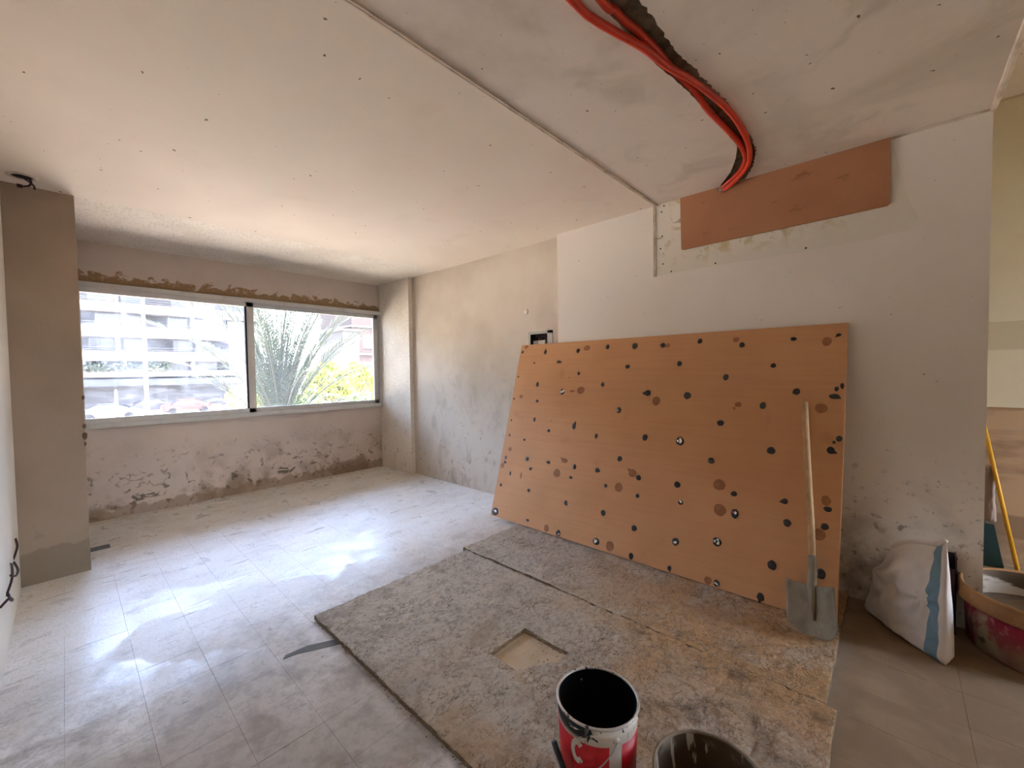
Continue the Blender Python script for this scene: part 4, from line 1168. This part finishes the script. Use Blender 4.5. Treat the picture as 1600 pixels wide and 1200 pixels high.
# bushes
m_bush = M('sunlit_leaf', srgb(128, 132, 34), .7, [dict(scale=1.5, lo=.4, hi=.7, col=srgb(92, 108, 28), fac=.8)])
m_bush2 = M('green_leaf', srgb(90, 108, 44), .7)
def bush(x, y, h, rx, label, m, seed, n=2600, size=.17):
    o = empty('bush', (x, y, ZG)); tag(o, label, 'bush', 'bushes along the street')
    r = random.Random(seed)
    lobes = [(Vector((x + r.uniform(-.6, .6) * rx, y + r.uniform(-.7, .7) * rx, h - r.uniform(0, 1.0) * rx)), rx * r.uniform(.45, .7)) for _ in range(8)]
    def fn(r):
        c, s = r.choice(lobes)
        d = Vector((r.gauss(0, 1), r.gauss(0, 1), r.gauss(0, 1))).normalized()
        return c + d * s * r.uniform(.75, 1.05)
    bm = bmesh.new(); leaf_cloud(bm, n, fn, size, r)
    child(obj('foliage', bm, m), o)
    bm = bmesh.new()
    for c, s in lobes: tube(bm, [(x, y, ZG), (x + (c.x - x) * .4, y + (c.y - y) * .4, (ZG + c.z) / 2), tuple(c)], [.07, .05, .02], 6)
    child(obj('stems', bm, m_trunk), o)
bush(-25.5, 11.3, 1.6, 1.25, 'bright yellow-green bush right of the palm fronds', m_bush, 1)
bush(-28.5, 15.8, 2.0, 1.9, 'yellow-green bush at the right edge of the window', m_bush, 2, 3200)
bush(-21.5, 8.0, 0.0, 1.1, 'low green bush behind the palm base', m_bush2, 3)
bush(-25, 6.6, .5, .75, 'small round bush at the middle stile of the window', m_bush, 4, 1500)
bush(-22.3, 10.9, -.2, 1.2, 'low pale green bush under the bright yellow-green one', m_bush2, 6)

# street lamps
m_pole = M('pale_pole', srgb(96, 95, 94), .6)
def lamp(x, y, h, r0, label, arm):
    o = empty('street_pole', (x, y, ZG)); tag(o, label, 'street pole', 'poles along the street')
    bm = bmesh.new(); tube(bm, [(x, y, ZG), (x, y, h * .5), (x, y, h)], [r0, r0 * .85, r0 * .6], 10)
    child(obj('pole', bm, m_pole, smooth=True), o)
    bm = bmesh.new(); lathe(bm, [(0, ZG + .25), (r0 * 1.6, ZG + .25), (r0 * 1.9, ZG), (0, ZG)], 12, center=(x, y))
    child(obj('base', bm, m_pole), o)
    if arm:
        bm = bmesh.new(); tube(bm, smooth_path([(x, y, h - .1), (x + .3, y, h + .5), (x + 1.6, y, h + .7)], 5), .05, 8)
        child(obj('arm', bm, m_pole, smooth=True), o)
        child(obj('lamp_head', boxes((x + 1.4, x + 2.1, y - .12, y + .12, h + .62, h + .76), bev=.03), m_rail), o)
lamp(-30, 3.02, 6.6, .11, 'tall pale street lamp pole in front of the apartment block', True)
lamp(-34, 2.05, .7, .085, 'short thin pale pole left of the street lamp', False)

# parked cars
m_cwin = M('car_glass', srgb(13, 15, 18), .15, spec=.6)
m_tyre = M('tyre', srgb(9, 9, 10), .9)
def make_car(paint):
    prof = [(-2.1, .35), (-2.12, .75), (-1.95, .92), (-1.35, .98), (-.75, 1.42), (.55, 1.45), (1.35, 1.02), (1.95, .88), (2.1, .65), (2.08, .35)]
    bm = bmesh.new()
    secs = []
    for y, s in ((-.82, .93), (-.86, 1), (.86, 1), (.82, .93)):
        secs.append([bm.verts.new((x * (1 if abs(y) > .84 else .985), y * (.84 if z > 1.1 else 1), .35 + (z - .35) * s)) for x, z in prof])
    n = len(prof)
    for a, b in zip(secs, secs[1:]):
        for i in range(n): bm.faces.new((a[i], a[(i + 1) % n], b[(i + 1) % n], b[i]))
    bm.faces.new(secs[0][::-1]); bm.faces.new(secs[-1])
    bmesh.ops.recalc_face_normals(bm, faces=bm.faces[:])
    body_ = bpy.data.meshes.new('body'); bm.to_mesh(body_); bm.free(); body_.materials.append(paint)
    bm = bmesh.new()
    for s in (-1, 1):
        pts = [(-1.15, 1.02), (-.72, 1.36), (.5, 1.39), (1.08, 1.04)]
        a = [bm.verts.new((x, s * (.80 if z > 1.2 else .872), z)) for x, z in pts]
        bm.faces.new(a)
    for xa, za, xb, zb in ((-1.33, 1.0, -.77, 1.42), (1.33, 1.04, .58, 1.45)):
        sg = -1 if xa < 0 else 1
        bm.faces.new([bm.verts.new(p) for p in ((xa + sg * .01, -.76, za + .02), (xa + sg * .01, .76, za + .02), (xb + sg * .02, .64, zb), (xb + sg * .02, -.64, zb))])
    win_ = bpy.data.meshes.new('windows'); bm.to_mesh(win_); bm.free(); win_.materials.append(m_cwin)
    bm = bmesh.new(); lathe(bm, [(0, -.1), (.31, -.1), (.33, -.07), (.33, .07), (.31, .1), (0, .1)], 16)
    bm.transform(Matrix.Rotation(R(90), 4, 'X'))
    wh = bpy.data.meshes.new('wheel'); bm.to_mesh(wh); bm.free(); wh.materials.append(m_tyre)
    return body_, win_, wh
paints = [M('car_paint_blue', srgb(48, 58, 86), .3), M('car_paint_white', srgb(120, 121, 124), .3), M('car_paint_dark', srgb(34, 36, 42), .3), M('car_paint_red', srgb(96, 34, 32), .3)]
cm = [make_car(p) for p in paints]
cars = [(-52, 2.7, 0, 'pale bluish car parked at the lower left corner of the window'), (-57, 6.0, 2, 'greyish car parked just left of the red car'), (-54, 8.6, 3, 'red car parked low in the left pane'),
        (-48, 11.6, 1, 'white car parked at the lower right of the left pane'), (-46, 15.6, 1, 'white car parked behind the palm base'), (-48, 26.2, 1, 'white car parked at the right corner of the window')]
for x, y, k, lab in cars:
    o = empty('car', (x, y, ZG)); o.rotation_euler.z = R(90 + rnd.uniform(-8, 8)); tag(o, lab, 'car', 'cars parked on the street')
    zs = 1.0
    bo, wi, wh = cm[k]
    link(bpy.data.objects.new('body', bo), o); link(bpy.data.objects.new('window_glass', wi), o)
    for sx in (-1.3, 1.3):
        for sy in (-.78, .78):
            w = link(bpy.data.objects.new('wheel', wh), o); w.location = (sx, sy, .33)
